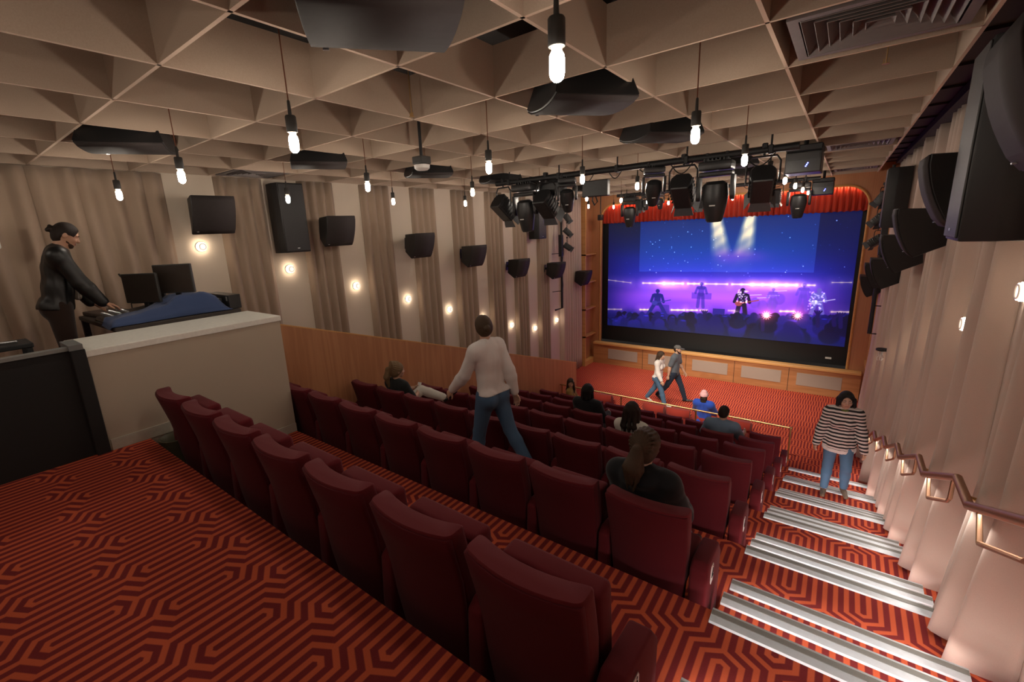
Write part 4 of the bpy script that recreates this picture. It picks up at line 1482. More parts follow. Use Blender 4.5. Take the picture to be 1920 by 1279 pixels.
def rx(a): return np.array(Matrix.Rotation(math.radians(a), 3, 'X'))
def ry(a): return np.array(Matrix.Rotation(math.radians(a), 3, 'Y'))
def rz(a): return np.array(Matrix.Rotation(math.radians(a), 3, 'Z'))
DOWN = np.array((0, 0, -1.0))
def skeleton(H, lean=0, twist=0, sway=0, head=(0, 0, 0), arms=((5, 8, 12, 0), (5, 8, 12, 0)), legs=((0, 2, 0), (0, 2, 0)), seat=None, sh=.098, toes=(6, 6)):
    """joint positions for a pose; arms (forward, out, bend, inward), legs (forward, out, knee bend) in degrees, left then right"""
    J = {'H': H}
    Rt = ry(sway) @ rx(-lean) @ rz(twist)
    up = Rt @ np.array((0, 0, 1.0))
    thigh, shank = .245 * H, .235 * H
    L = []
    for i, s in enumerate((-1, 1)):
        p, a, b = legs[i]
        R = ry(-s * a) @ rx(p)
        hip = np.array((s * .052 * H, 0, 0))
        knee = hip + R @ DOWN * thigh
        R2 = R @ rx(-b)
        ank = knee + R2 @ DOWN * shank
        L.append((hip, knee, ank, R2))
    pz = (seat + .085) if seat is not None else -min(l[2][2] for l in L) + .045 * H
    P = np.array((0, 0, pz))
    J['pelvis'] = P
    for i, n in enumerate('LR'):
        hip, knee, ank, R2 = L[i]
        J['hip' + n], J['knee' + n], J['ank' + n] = P + hip, P + knee, P + ank
        fw = R2 @ np.array((0, 1.0, 0))
        if seat is not None or abs(fw[2]) < .35: fw = fw * (1, 1, .25)
        fw = rz((-1, 1)[i] * -toes[i]) @ (fw / np.linalg.norm(fw))
        J['toe' + n] = J['ank' + n] + fw * .115 * H + np.array((0, 0, -.022 * H))
        J['heel' + n] = J['ank' + n] - fw * .03 * H + np.array((0, 0, -.022 * H))
    J['waist'] = P + up * .095 * H
    J['chest'] = P + up * .215 * H
    J['neck'] = P + up * .305 * H
    J['up'], J['fwd'], J['side'] = up, Rt @ np.array((0, 1.0, 0)), Rt @ np.array((1.0, 0, 0))
    for i, n in enumerate('LR'):
        s = (-1, 1)[i]
        J['sh' + n] = P + up * .285 * H + J['side'] * s * sh * H
        p, a, b, inn = arms[i]
        R = Rt @ ry(-s * a) @ rx(p)
        J['el' + n] = J['sh' + n] + R @ DOWN * .17 * H
        R2 = R @ rz(s * inn) @ rx(b)
        J['wr' + n] = J['el' + n] + R2 @ DOWN * .145 * H
        J['Rh' + n] = R2
    Rh = rz(head[1]) @ ry(head[2]) @ rx(-head[0])
    J['Rhead'] = Rh
    J['head'] = J['neck'] + up * .03 * H + Rh @ np.array((0, .016 * H, .075 * H))
    return J
def torso(F, J, o=0, wo=0, male=False, top=True, bottom=True):
    H = J['H']; fl = (J['fwd'], .66)
    k = .03
    wr = (.080 if male else .070) * H
    if bottom:
        F.rc(J['hipL'] * .62 + J['hipR'] * .38, J['hipR'] * .62 + J['hipL'] * .38, .082 * H + o, .082 * H + o, k, fl)
        for n in 'LR': F.el(J['hip' + n] - J['fwd'] * .028 * H - np.array((0, 0, .012 * H)), (.052 * H + o, .05 * H + o, .06 * H + o), k=k)
        F.rc(J['pelvis'], J['waist'], .083 * H + o, wr + o, k, fl)
    if top:
        F.rc(J['pelvis'] + J['up'] * .02 * H, J['waist'], .082 * H + o + wo, wr + o + wo, k, fl)
        F.rc(J['waist'], J['chest'], wr + o + wo, (.090 if male else .082) * H + o, k, fl)
        a, b = J['shL'] * .86 + J['shR'] * .14, J['shR'] * .86 + J['shL'] * .14
        F.rc(a - J['up'] * .02 * H, b - J['up'] * .02 * H, .050 * H + o, .050 * H + o, k, (J['fwd'], .85))
        F.rc(J['chest'], J['chest'] + J['up'] * .045 * H, .088 * H + o, .075 * H + o, k, fl)
        F.rc(J['neck'] - J['up'] * .01 * H, (J['shL'] * .6 + J['neck'] * .4), .034 * H + o, .036 * H + o, k)
        F.rc(J['neck'] - J['up'] * .01 * H, (J['shR'] * .6 + J['neck'] * .4), .034 * H + o, .036 * H + o, k)
        if not male:
            for s in (-1, 1): F.el(J['chest'] + J['fwd'] * .042 * H + J['side'] * s * .042 * H - J['up'] * .012 * H, (.036 * H + o,) * 3, k=.04)
def arm(F, J, n, o=0, upto='wr', short=1.0, cuff=0, r=1.0):
    H = J['H']
    F.rc(J['sh' + n], J['sh' + n] * .9 + J['el' + n] * .1, .034 * H * r + o, .033 * H * r + o, .03)
    e = J['sh' + n] + (J['el' + n] - J['sh' + n]) * min(1, short)
    F.rc(J['sh' + n], e, .0305 * H * r + o, (.0255 if short >= 1 else .029) * H * r + o, .02)
    if upto == 'wr' and short >= 1:
        w = J['el' + n] + (J['wr' + n] - J['el' + n]) * (1 - cuff)
        m = J['el' + n] * .7 + J['wr' + n] * .3
        F.rc(J['el' + n], m, .0265 * H * r + o, .0265 * H * r + o, .02)
        F.rc(m, w, .0265 * H * r + o, .0165 * H * r + o, .02)
def leg(F, J, n, o=0, end=1.0, flare=0):
    H = J['H']
    F.rc(J['hip' + n], J['knee' + n], .054 * H + o, .034 * H + o, .03)
    a = J['knee' + n] + (J['ank' + n] - J['knee' + n]) * end
    m = J['knee' + n] * .68 + J['ank' + n] * .32
    F.rc(J['knee' + n], m, .034 * H + o, .0335 * H + o + flare * .3, .02)
    F.rc(m, a, .0335 * H + o + flare * .3, .022 * H + o + flare, .02)
def hand(F, J, n, curl=25, spread=0, sc=1.0, thumb=35, R=None):
    s = -1 if n == 'L' else 1
    R = J['Rh' + n] @ rz(s * -80) if R is None else R     # palm turned to the thigh
    w = J['wr' + n]
    def L(x, y, z): return w + R @ (np.array((x, y, z)) * sc)
    # local: -z along the hand, x across the knuckles, y out of the back of the hand
    F.rc(w, L(0, 0, -.035), .021 * sc, .026 * sc, .012, (R @ np.array((0, 1.0, 0)), .62))
    F.rc(L(-.014, 0, -.05), L(.014, 0, -.05), .026 * sc, .026 * sc, .012, (R @ np.array((0, 1.0, 0)), .5))
    F.rc(L(-.026, 0, -.082), L(.026, 0, -.082), .014 * sc, .014 * sc, .012)
    for i, (x, ln) in enumerate(((-.030, .068), (-.010, .078), (.010, .072), (.029, .056))):
        x *= -s
        c = curl * (1 + .18 * i)
        a = np.array((x, 0, -.085))
        d1 = rx(-c * .5) @ rz(0) @ np.array((x * spread * 4, 0, -1.0)) if True else None
        b = a + d1 * ln * .5
        d2 = rx(-c * 1.3) @ np.array((x * spread * 3, 0, -1.0))
        e = b + d2 * ln * .5
        F.rc(L(*a), L(*b), .0095 * sc, .0088 * sc, .004)
        F.rc(L(*b), L(*e), .0088 * sc, .0072 * sc, .004)
    t0 = np.array((-s * -.024 * -1 * 1.0, 0, -.03)); t0[0] = -s * -.022 * -1
    t0 = np.array((s * .024, -.006, -.032))
    t1 = t0 + np.array((s * .030, -.012, -.030))
    t2 = t1 + np.array((s * .010, -.012, -.032))
    F.rc(L(*t0), L(*t1), .0125 * sc, .0105 * sc, .008)
    F.rc(L(*t1), L(*t2), .0105 * sc, .0085 * sc, .004)
def head_prims(F, J, male=False, o=0):
    c, R = J['head'], J['Rhead']
    k = .02
    def L(x, y, z): return c + R @ np.array((x, y, z))
    q = 1.04 if male else .98
    F.el(L(0, -.012, .026), (.076 * q, .094 * q, .088 * q), R, k)
    F.el(L(0, .018, -.012), (.066 * q, .074 * q, .086 * q), R, k)
    F.el(L(0, .034, -.066 * q), (.046 * q, .050 * q, .042 * q), R, .025)
    F.el(L(0, .066, -.092 * q), (.022 * q, .020, .018), R, .02)
    F.rc(L(0, .084, .018), L(0, .104 * q, -.026), .009, .0145, .012)
    for s in (-1, 1):
        F.el(L(s * .010, .094, -.030), (.009, .009, .008), R, .008)
        F.el(L(s * .030, .079, .028), (.026, .012, .009), R, .014)       # brow
        F.el(L(s * .036, .068, -.028), (.022, .02, .018), R, .02)        # cheek
        F.el(L(s * .031, .092, .008), (.015, .012, .010), R, 0, 'sub')   # eye socket
        F.el(L(s * .078 * q, -.010, -.004), (.011, .022, .032), R, .008)  # ear
    F.el(L(0, .088, -.058), (.022, .010, .006), R, .008)
    F.el(L(0, .085, -.070), (.019, .010, .006), R, .008)
    F.rc(J['neck'] - J['up'] * .01 * J['H'], L(0, -.012, -.05), (.036 if male else .031) * J['H'], (.033 if male else .029) * J['H'], .02)
def face_parts(J, root, brow, lip=(.42, .16, .13), closed=False, tilt=0):
    c, R = J['head'], J['Rhead']
    Rm = Matrix([list(r) for r in R])
    def T(x, y, z): return Matrix.Translation(Vector(c + R @ np.array((x, y, z)))) @ Rm.to_4x4()
    for s in (-1, 1):
        b = MB()
        b.lathe([(0, -.0105), (.006, -.0085), (.0105, 0), (.006, .0085), (0, .0105)], n=12, M=T(s * .031, .0775, .008))
        e = b.build('eye', M['eye_white'], root, smooth='all')
        MB().lathe([(0, .0115), (.0036, .0112), (.0054, .0098)], axis='y', n=10, M=T(s * .031, .0775, .0075 - tilt)).build('iris', M['iris'], e, smooth='all')
        lid = MB()
        lid.grid([[(T(s * .031, .0775, .008) @ Vector((.0122 * math.sin(a) * math.cos(e_), .0122 * math.cos(a) * math.cos(e_), .0122 * math.sin(e_)))) for a in [math.radians(-80 + 20 * i) for i in range(9)]] for e_ in [math.radians(v) for v in ((-25, 10, 45, 80) if closed else (18, 40, 60, 80))]])
        lid.build('eyelid', M['skin'], e, smooth='all')
        bw = MB()
        bw.tube([T(s * (.013 + .011 * i), .0945 - .0028 * i * i * .6, .027 + .004 * math.sin(i * 1.0)) @ Vector((0, 0, 0)) for i in range(4)], .0035, 6, radii=[.003, .004, .0035, .0015])
        bw.build('eyebrow', brow, root, smooth='all')
    lp = MB()
    for z, r in ((-.0585, .0046), (-.0655, .0052)):
        lp.tube([T(x, .0965 - abs(x) * .35, z + (.0 if r < .005 else .001 * abs(x) * 40)) @ Vector((0, 0, 0)) for x in (-.022, -.012, 0, .012, .022)], r, 8, radii=[r * .3, r * .85, r, r * .85, r * .3])
    lp.build('lips', mat('lip_tint', lip, .5), root, smooth='all')
def hair_cap(F, J, o=.012, front=.0, low=.0):
    c, R = J['head'], J['Rhead']
    def L(x, y, z): return c + R @ np.array((x, y, z))
    F.el(L(0, -.014, .028), (.078 + o, .096 + o, .092 + o), R, .015)
    F.el(L(0, -.045, -.02 - low), (.070 + o, .060 + o, .075 + low + o), R, .03)
    return L
def face_cut(F, J, w=.066, z=-.035, h=.085, y=.105):
    c, R = J['head'], J['Rhead']
    F.el(c + R @ np.array((0, y, z)), (w, .085, h), R, 0, 'sub')
def combed(F, J, tie, n=15):
    """strands swept back over the skull to a tie"""
    tie = np.array(tie)
    for a in range(n):
        t = math.radians(-128 + 256 * a / (n - 1))
        d = np.array((math.sin(t), .25 * math.cos(t * .5), math.cos(t)))
        p = np.array((0, -.012, .026)) + d * np.array((.088, .100, .102))
        m = (p + tie) / 2 - np.array((0, .012, -.026))
        m = m * 1.0 + d * np.array((.030, 0, .030)) - np.array((0, .022, 0))
        F.rc(lay(J, p), lay(J, m), .009, .010, .006)
        F.rc(lay(J, m), lay(J, tie), .010, .010, .006)
def shoes(J, root, m, H=None, name='shoe', high=0, floor=True, sole=None):
    H = J['H']
    for n in 'LR':
        F = Field(.007)
        d = J['toe' + n] - J['heel' + n]; d /= np.linalg.norm(d)
        up = np.array((0, 0, 1.0)) - d * d[2]; up /= np.linalg.norm(up)
        F.rc(J['heel' + n] + d * .01, J['heel' + n] + d * .10, .033, .034, .02)
        F.rc(J['heel' + n] + d * .10, J['toe' + n], .036, .030, .02, (up, .8))
        F.rc(J['heel' + n] + d * .03, J['ank' + n] + (J['knee' + n] - J['ank' + n]) * (.08 + high), .036, .034 + high * .02, .02)
        F.cut(J['heel' + n] - up * .027, -up)
        F.build(name, m, root)
SKIN = {}
def skin(name, col):
    t = NT(name)
    n1 = t.noise(18, 3, t.obj())
    t.l(t.mix(n1, tuple(q * .9 for q in col), tuple(min(1, q * 1.08) for q in col)), t.bsdf.inputs['Base Color'])
    t.bsdf.inputs['Roughness'].default_value = .5
    t.bsdf.inputs['Subsurface Weight'].default_value = .08
    t.bsdf.inputs['Subsurface Radius'].default_value = (.02, .008, .004)
    return t.mat
def hairmat(name, col, axis=(60, 60, 6)):
    t = NT(name)
    n1 = t.noise(9, 3, t.mapping(t.obj(), axis))
    t.l(t.mix(n1, tuple(q * .45 for q in col), tuple(min(1, q * 1.5) for q in col)), t.bsdf.inputs['Base Color'])
    t.bsdf.inputs['Roughness'].default_value = .6
    t.bsdf.inputs['Specular IOR Level'].default_value = .25
    t.bump(n1, .6, .006)
    return t.mat
def denim(name, col): return cloth_mat(name, col, 900, .85, .25, .05)
def striped(name, c0, c1, period, duty, z0=0):
    t = NT(name)
    sp = t.n('ShaderNodeSeparateXYZ')
    t.l(t.obj(), sp.inputs[0])
    wob = t.math('MULTIPLY', t.noise(5, 2, t.obj()), .02)
    f = t.math('FRACT', t.math('DIVIDE', t.math('ADD', t.math('ADD', sp.outputs[2], 10 - z0), wob), period))
    t.l(t.mix(t.math('LESS_THAN', f, duty), c0, c1), t.bsdf.inputs['Base Color'])
    t.bsdf.inputs['Roughness'].default_value = .9
    t.bump(t.noise(500, 2, t.obj()), .2, .003)
    return t.mat
M['skin'] = skin('skin_light', (.52, .30, .205))
M['skin_warm'] = skin('skin_warm', (.46, .25, .16))
M['eye_white'] = mat('eye_white', (.62, .58, .54), .25)
M['iris'] = mat('iris', (.03, .018, .010), .2)
M['hair_dark'] = hairmat('dark_brown_hair', (.018, .010, .007))
M['hair_black'] = hairmat('black_hair', (.010, .008, .008))
M['hair_brown'] = hairmat('light_brown_hair', (.062, .036, .020))
M['hair_blonde'] = hairmat('blonde_hair', (.21, .135, .070))
M['denim'] = denim('blue_denim', (.075, .135, .225))
M['denim_dark'] = denim('dark_denim', (.022, .030, .050))
M['leather'] = mat('black_leather', (.0045, .004, .004), .45, vary=.4, scale=12, bump=.15)
M['white_knit'] = cloth_mat('white_knit', (.72, .65, .62), 600)
M['white_cotton'] = cloth_mat('white_cotton', (.64, .60, .53), 700)
M['black_cotton'] = cloth_mat('black_cotton', (.014, .014, .016), 700)
M['green_black'] = cloth_mat('charcoal_cotton', (.020, .022, .022), 700)
M['blue_grey'] = cloth_mat('blue_grey_cotton', (.16, .23, .32), 700)
M['slate'] = cloth_mat('slate_cotton', (.10, .11, .13), 700)
M['ochre'] = cloth_mat('ochre_knit', (.32, .20, .06), 700)
M['pink'] = cloth_mat('pink_knit', (.60, .33, .34), 500)
M['royal'] = cloth_mat('royal_blue_fleece', (.020, .055, .32), 400)
M['brown_trouser'] = cloth_mat('dark_brown_cotton', (.030, .017, .013), 700)
M['shoe_dark'] = mat('dark_leather_shoe', (.012, .011, .012), .35)
M['boot'] = mat('brown_boot', (.13, .085, .055), .6)
M['green_knit'] = cloth_mat('moss_green_knit', (.16, .19, .05), 600)

def figure(J, label, loc, yaw, male=False, sk='skin', cell=.009, curl=(25, 25), hands=True, feet=False):
    F = Field(cell)
    torso(F, J, 0, 0, male)
    for n in 'LR':
        arm(F, J, n); leg(F, J, n)
        F.rc(J['ank' + n], J['heel' + n], .022 * J['H'], .024, .015)
        F.rc(J['heel' + n], J['toe' + n], .026, .022, .015)
        if hands: hand(F, J, n, curl['LR'.index(n)])
    head_prims(F, J, male)
    o = F.build('person', M[sk])
    o.location = loc
    o.rotation_euler = (0, 0, math.radians(yaw))
    return tag(o, label, 'person')
def top(J, root, name, m, o=.013, wo=0, male=False, hem=-.02, sleeve=1.0, cuff=.04, neck=.048, cell=.009, r=1.0, rough=.0015, neckup=.0, hood=False, collar=0):
    H = J['H']
    F = Field(cell)
    torso(F, J, o, wo, male)
    if hem < -.04: F.rc(J['pelvis'] + J['up'] * .03 * H, J['pelvis'] + J['up'] * (hem - .06) * H, .094 * H + o + wo, .100 * H + o + wo, .03, (J['fwd'], .74))
    F.cut(J['pelvis'] + J['up'] * hem * H, -J['up'])
    for n in 'LR': arm(F, J, n, o, 'wr', sleeve, cuff, r)
    if hood: F.el(J['neck'] - J['fwd'] * .075 - J['up'] * .005, (.115, .062, .060), k=.04)
    if neck: F.el(J['neck'] + J['fwd'] * .018 + J['up'] * (.018 + neckup), (neck, neck * 1.1, .032), k=0, op='sub')
    return F.build(name, m, root, rough, 3)
def trousers(J, root, name, m, o=.010, male=False, end=.97, flare=.0, cell=.009, waist=.055, rough=.0015):
    H = J['H']
    F = Field(cell)
    torso(F, J, o * .8, 0, male, top=False)
    F.cut(J['pelvis'] + J['up'] * waist * H, J['up'])
    for n in 'LR': leg(F, J, n, o, end, flare)
    return F.build(name, m, root, rough, 5)
def lay(J, p): return J['head'] + J['Rhead'] @ np.array(p)


def seg_hand(F, J, n, d, back, curl, sc=1.0):
    d = np.array(d, float); d /= np.linalg.norm(d)
    b = np.array(back, float); b -= d * (b @ d); b /= np.linalg.norm(b)
    z = -d
    hand(F, J, n, curl, 0, sc, R=np.stack([np.cross(b, z), b, z], 1))
def figure2(J, label, loc, yaw, male, sk, cell, hands):
    """hands: {'L': (direction, back of hand, curl)}"""
    F = Field(cell)
    torso(F, J, 0, 0, male)
    for n in 'LR':
        arm(F, J, n); leg(F, J, n)
        F.rc(J['ank' + n], J['heel' + n], .022 * J['H'], .024, .015)
        F.rc(J['heel' + n], J['toe' + n], .026, .022, .015)
        if n in hands: seg_hand(F, J, n, *hands[n])
        else: hand(F, J, n, 30)
    head_prims(F, J, male)
    o = F.build('person', M[sk])
    o.location = loc
    o.rotation_euler = (0, 0, math.radians(yaw))
    return tag(o, label, 'person')
UP = (0, 0, 1.0)
# --- man at the booth desk
J = skeleton(1.82, lean=10, head=(28, 0, 0), arms=((22, 7, 14, 14), (32, 5, 10, 8)), legs=((0, 3, 0), (0, 3, 0)), sh=.110)
P_ = figure2(J, 'man with tied-back dark hair in a black leather jacket at the booth desk', (-6.38, .90, -1.50), -8, True, 'skin_warm', .0072,
             {'L': ((.15, .85, -.5), (0, .4, 1), 30), 'R': ((-.05, .90, -.42), (0, .4, 1), 26)})
face_parts(J, P_, M['hair_dark'], (.33, .14, .11), closed=True, tilt=.003)
F = Field(.006)                                                     # short beard along the jaw
F.el(lay(J, (0, .035, -.068)), (.0545, .059, .050), J['Rhead'], .01)
F.el(lay(J, (0, .066, -.096)), (.028, .026, .023), J['Rhead'], .01)
for s in (-1, 1): F.rc(lay(J, (s * .066, .014, -.02)), lay(J, (s * .053, .03, -.06)), .011, .016, .01)
F.cut(lay(J, (0, 0, -.046)), J['Rhead'] @ np.array((0, .35, 1.0)))
F.build('beard', hairmat('short_beard', (.07, .036, .022)), P_, .0015, 2)
F = Field(.005)
F.rc(lay(J, (-.022, .094, -.051)), lay(J, (.022, .094, -.051)), .005, .005, .004)
F.build('moustache', hairmat('short_moustache', (.07, .036, .022)), P_, .001, 2)
F = Field(.006)
hair_cap(F, J, .010)
face_cut(F, J, .078, -.012, .106, .118)
for s in (-1, 1): F.el(lay(J, (s * .08, .040, -.05)), (.04, .075, .06), J['Rhead'], 0, 'sub')
F.el(lay(J, (0, -.122, .012)), (.036, .032, .036), J['Rhead'], .012)
F.el(lay(J, (.012, -.140, -.006)), (.020, .020, .022), J['Rhead'], .006)
F.el(lay(J, (-.012, -.136, .036)), (.018, .018, .018), J['Rhead'], .006)
F.build('hair', M['hair_dark'], P_, .0022, 4)
JK = top(J, P_, 'jacket', M['leather'], .024, .012, True, hem=-.02, cuff=.05, neck=.060, cell=.0085, r=1.06, rough=.003, neckup=.005)
F = Field(.006)
F.rc(J['neck'] - J['up'] * .005 - J['side'] * .0, J['neck'] + J['up'] * .045 + J['fwd'] * .012, .080, .070, .01)
F.el(J['neck'] + J['fwd'] * .095 + J['up'] * .05, (.05, .06, .05), k=0, op='sub')
F.cut(J['neck'] + J['up'] * .045, J['up'])
F.build('collar', M['leather'], JK, .001)
F = Field(.006)
F.rc(J['neck'] + J['up'] * .02, J['neck'] + J['up'] * .062 + J['fwd'] * .012, .066, .062, .01)
F.cut(J['neck'] + J['up'] * .062, J['up'])
F.build('shirt_collar', mat('grey_beige_shirt', (.33, .27, .21), .8), P_)
F = Field(.007)
a = J['chest'] + J['fwd'] * .122; b = J['pelvis'] + J['up'] * .10 + J['fwd'] * .150
F.rc(J['chest'] + J['fwd'] * .118 + J['up'] * .03, b, .030, .036, .01)
F.build('shirt_front', mat('grey_shirt', (.30, .25, .20), .85), P_)
z = MB()
for s in (-1, 1): z.tube([J['chest'] + J['fwd'] * .146 + J['side'] * s * .038 + J['up'] * .04, J['waist'] + J['fwd'] * .152 + J['side'] * s * .042, J['pelvis'] + J['up'] * .08 + J['fwd'] * .158 + J['side'] * s * .05], .003, 6)
z.build('zip', M['steel'], JK)
TR = trousers(J, P_, 'trousers', M['brown_trouser'], .014, True, 1.0)
shoes(J, P_, M['shoe_dark'])

# --- woman walking along the third row gap
J = skeleton(1.83, lean=5, head=(10, -25, 0), arms=((30, 10, 18, 0), (-20, 6, 15, 0)), legs=((14, 2, 5), (-20, 2, 16)))
P_ = figure(J, 'woman in a white long-sleeved top and blue jeans walking between seat rows', (-2.90, 3.68, -2.70), 84, False, 'skin', .0085)
face_parts(J, P_, M['hair_brown'])
F = Field(.0065)
hair_cap(F, J, .014); face_cut(F, J)
F.el(lay(J, (0, -.135, -.02)), (.038, .036, .040), J['Rhead'], .015)
F.build('hair', M['hair_brown'], P_, .0025, 8)
top(J, P_, 'sweater', M['white_knit'], .016, .012, False, hem=.015, neck=.052, r=1.08, rough=.003)
JN = trousers(J, P_, 'jeans', M['denim'], .010, False, 1.0, .010)
for s in (-1, 1):
    pk = J['pelvis'] - J['fwd'] * .112 + J['side'] * s * .062 - np.array((0, 0, .03))
    MB().bevbox(-.045, .045, -.006, .006, -.055, .05, .004, 1, Matrix.Translation(Vector(pk))).build('pocket', M['denim'], JN)
shoes(J, P_, M['boot'], high=.2)

# --- blonde woman in the third row, legs crossed
x, y, z = SEATS[2, 1]
J = skeleton(1.70, lean=-6, head=(4, -22, 0), arms=((30, 6, 70, 30), (22, 8, 75, 35)), legs=((96, -6, 60), (84, 8, 84)), seat=.44)
p0 = J['pelvis']
J['kneeL'] = p0 + np.array((.03, .40, .25)); J['ankL'] = p0 + np.array((.34, .62, .10))
J['toeL'] = J['ankL'] + np.array((.11, .12, .09)); J['heelL'] = J['ankL'] + np.array((-.01, -.03, -.035))
P_ = figure(J, 'seated woman with a long blonde ponytail, black top and white trousers, legs crossed', (x - .06, y + .34, z), 0, False, 'skin', .0085)
face_parts(J, P_, M['hair_blonde'])
F = Field(.0065)
hair_cap(F, J, .012); face_cut(F, J)
F.rc(lay(J, (0, -.10, .055)), lay(J, (-.01, -.145, .035)), .030, .030, .015)
F.rc(lay(J, (-.01, -.145, .035)), lay(J, (-.02, -.155, -.09)), .034, .044, .015)
F.rc(lay(J, (-.02, -.155, -.09)), lay(J, (-.03, -.125, -.24)), .044, .018, .015)
combed(F, J, (0, -.128, .045))
F.build('hair', M['hair_blonde'], P_, .003, 9)
top(J, P_, 'shirt', M['green_black'], .014, .01, False, hem=0, sleeve=.8, neck=.052)
trousers(J, P_, 'trousers', M['white_cotton'], .014, False, .88, .012)
shoes(J, P_, M['shoe_dark'])
F = Field(.006)
F.rc(J['ankL'] + (J['kneeL'] - J['ankL']) * .12, J['ankL'] - (J['kneeL'] - J['ankL']) * .04, .036, .037, .01)
F.build('sock', M['white_cotton'], P_)
o = MB().bevbox(-.035, .035, -.006, .006, -.06, .06, .005, 1).build('phone', M['white'], None)
hw = Vector(J['wrR'] + J['Rh' + 'R'] @ np.array((0, 0, -.09)))
o.location = Vector((x - .06, y + .34, z)) + hw + Vector((-.02, .03, .06))
o.rotation_euler = (math.radians(-30), 0, math.radians(10))
tag(o, 'small white phone held by the blonde woman', 'phone')

# --- woman with a ponytail at the aisle end of the second row
x, y, z = SEATS[1, 8]
J = skeleton(1.72, lean=-4, head=(8, -4, 0), arms=((26, 8, 60, 30), (18, 14, 62, 20)), legs=((84, 2, 84), (104, 26, 100)), seat=.44)
P_ = figure(J, 'seated woman with a brown ponytail and black hooded top, aisle end, second row', (x - .10, y + .34, z), 0, False, 'skin', .008)
face_parts(J, P_, M['hair_brown'])
F = Field(.0058)
hair_cap(F, J, .014); face_cut(F, J)
F.rc(lay(J, (0, -.115, .030)), lay(J, (0, -.142, .018)), .030, .026, .02)
F.rc(lay(J, (0, -.148, .012)), lay(J, (-.008, -.165, -.10)), .036, .058, .012)
F.rc(lay(J, (-.008, -.165, -.10)), lay(J, (-.02, -.145, -.215)), .058, .024, .015)
F.rc(lay(J, (.02, -.160, -.10)), lay(J, (.02, -.15, -.19)), .03, .014, .015)
combed(F, J, (0, -.140, .020))
for a in range(9):
    t = 2 * math.pi * a / 9
    q0, q1 = .030, .060
    F.rc(lay(J, (q0 * math.cos(t), -.150 + .022 * math.sin(t), .0)), lay(J, (-.008 + q1 * math.cos(t), -.160 + .045 * math.sin(t), -.11)), .010, .013, .006)
    F.rc(lay(J, (-.008 + q1 * math.cos(t), -.160 + .045 * math.sin(t), -.11)), lay(J, (-.015 + .025 * math.cos(t), -.148 + .02 * math.sin(t), -.225 - .02 * (a % 3))), .013, .005, .006)
HR = F.build('hair', M['hair_brown'], P_, .003, 10)
tb = MB()
Rm = Matrix([list(r_) for r_ in J['Rhead']]).to_4x4()
tb.lathe([(.026, -.007), (.031, 0), (.026, .007)], n=16, axis='y', M=Matrix.Translation(Vector(lay(J, (0, -.142, .018)))) @ Rm)
tb.build('hair_tie', M['black'], HR)
top(J, P_, 'hooded_top', M['black_cotton'], .022, .016, False, hem=-.02, neck=.055, r=1.12, hood=True, rough=.003)
trousers(J, P_, 'jeans', denim('light_denim', (.13, .19, .26)), .014, False, 1.0, .008)
shoes(J, P_, M['shoe_dark'])

# --- dark-haired person in black in the fifth row
x, y, z = SEATS[4, 4]
J = skeleton(1.76, lean=2, head=(4, 12, 0), arms=((24, 10, 70, 30), (16, 22, 82, 5)), legs=((84, 6, 84), (84, 10, 84)), seat=.44, sh=.108)
P_ = figure(J, 'seated person with shoulder-length dark hair in a black shirt, fifth row', (x - .14, y + .36, z), 0, True, 'skin', .009)
face_parts(J, P_, M['hair_black'])
F = Field(.008)
hair_cap(F, J, .022); face_cut(F, J)
for a in range(7):
    t = math.radians(-110 + 220 * a / 6)
    F.rc(lay(J, (.082 * math.sin(t), -.02 - .085 * math.cos(t), .02)), lay(J, (.098 * math.sin(t), -.02 - .10 * math.cos(t), -.125)), .030, .020, .02)
F.build('hair', M['hair_black'], P_, .004, 11)
top(J, P_, 'shirt', M['black_cotton'], .022, .014, True, hem=-.02, neck=.052, r=1.12)
trousers(J, P_, 'trousers', M['brown_trouser'], .012, True, 1.0)
shoes(J, P_, M['shoe_dark'])

# --- woman with long dark hair in the fourth row
x, y, z = SEATS[3, 6]
J = skeleton(1.66, lean=-4, head=(6, 8, 0), arms=((24, 8, 70, 35), (20, 12, 75, 30)), legs=((84, 4, 84), (84, 4, 84)), seat=.44)
P_ = figure(J, 'seated woman with long straight dark hair and a white top, fourth row', (x + .0, y + .35, z), 0, False, 'skin', .009)
face_parts(J, P_, M['hair_dark'])
F = Field(.008)
hair_cap(F, J, .016); face_cut(F, J)
for a in range(7):
    t = math.radians(-105 + 210 * a / 6)
    F.rc(lay(J, (.080 * math.sin(t), -.015 - .082 * math.cos(t), .02)), lay(J, (.112 * math.sin(t), -.03 - .105 * math.cos(t), -.20)), .030, .026, .02)
    F.rc(lay(J, (.112 * math.sin(t), -.03 - .105 * math.cos(t), -.20)), lay(J, (.10 * math.sin(t), -.03 - .105 * math.cos(t), -.30)), .026, .012, .02)
F.build('hair', M['hair_dark'], P_, .003, 12)
top(J, P_, 'blouse', M['white_cotton'], .016, .012, False, hem=0, neck=.055)
trousers(J, P_, 'trousers', M['denim_dark'], .012, False, 1.0)
shoes(J, P_, M['shoe_dark'])

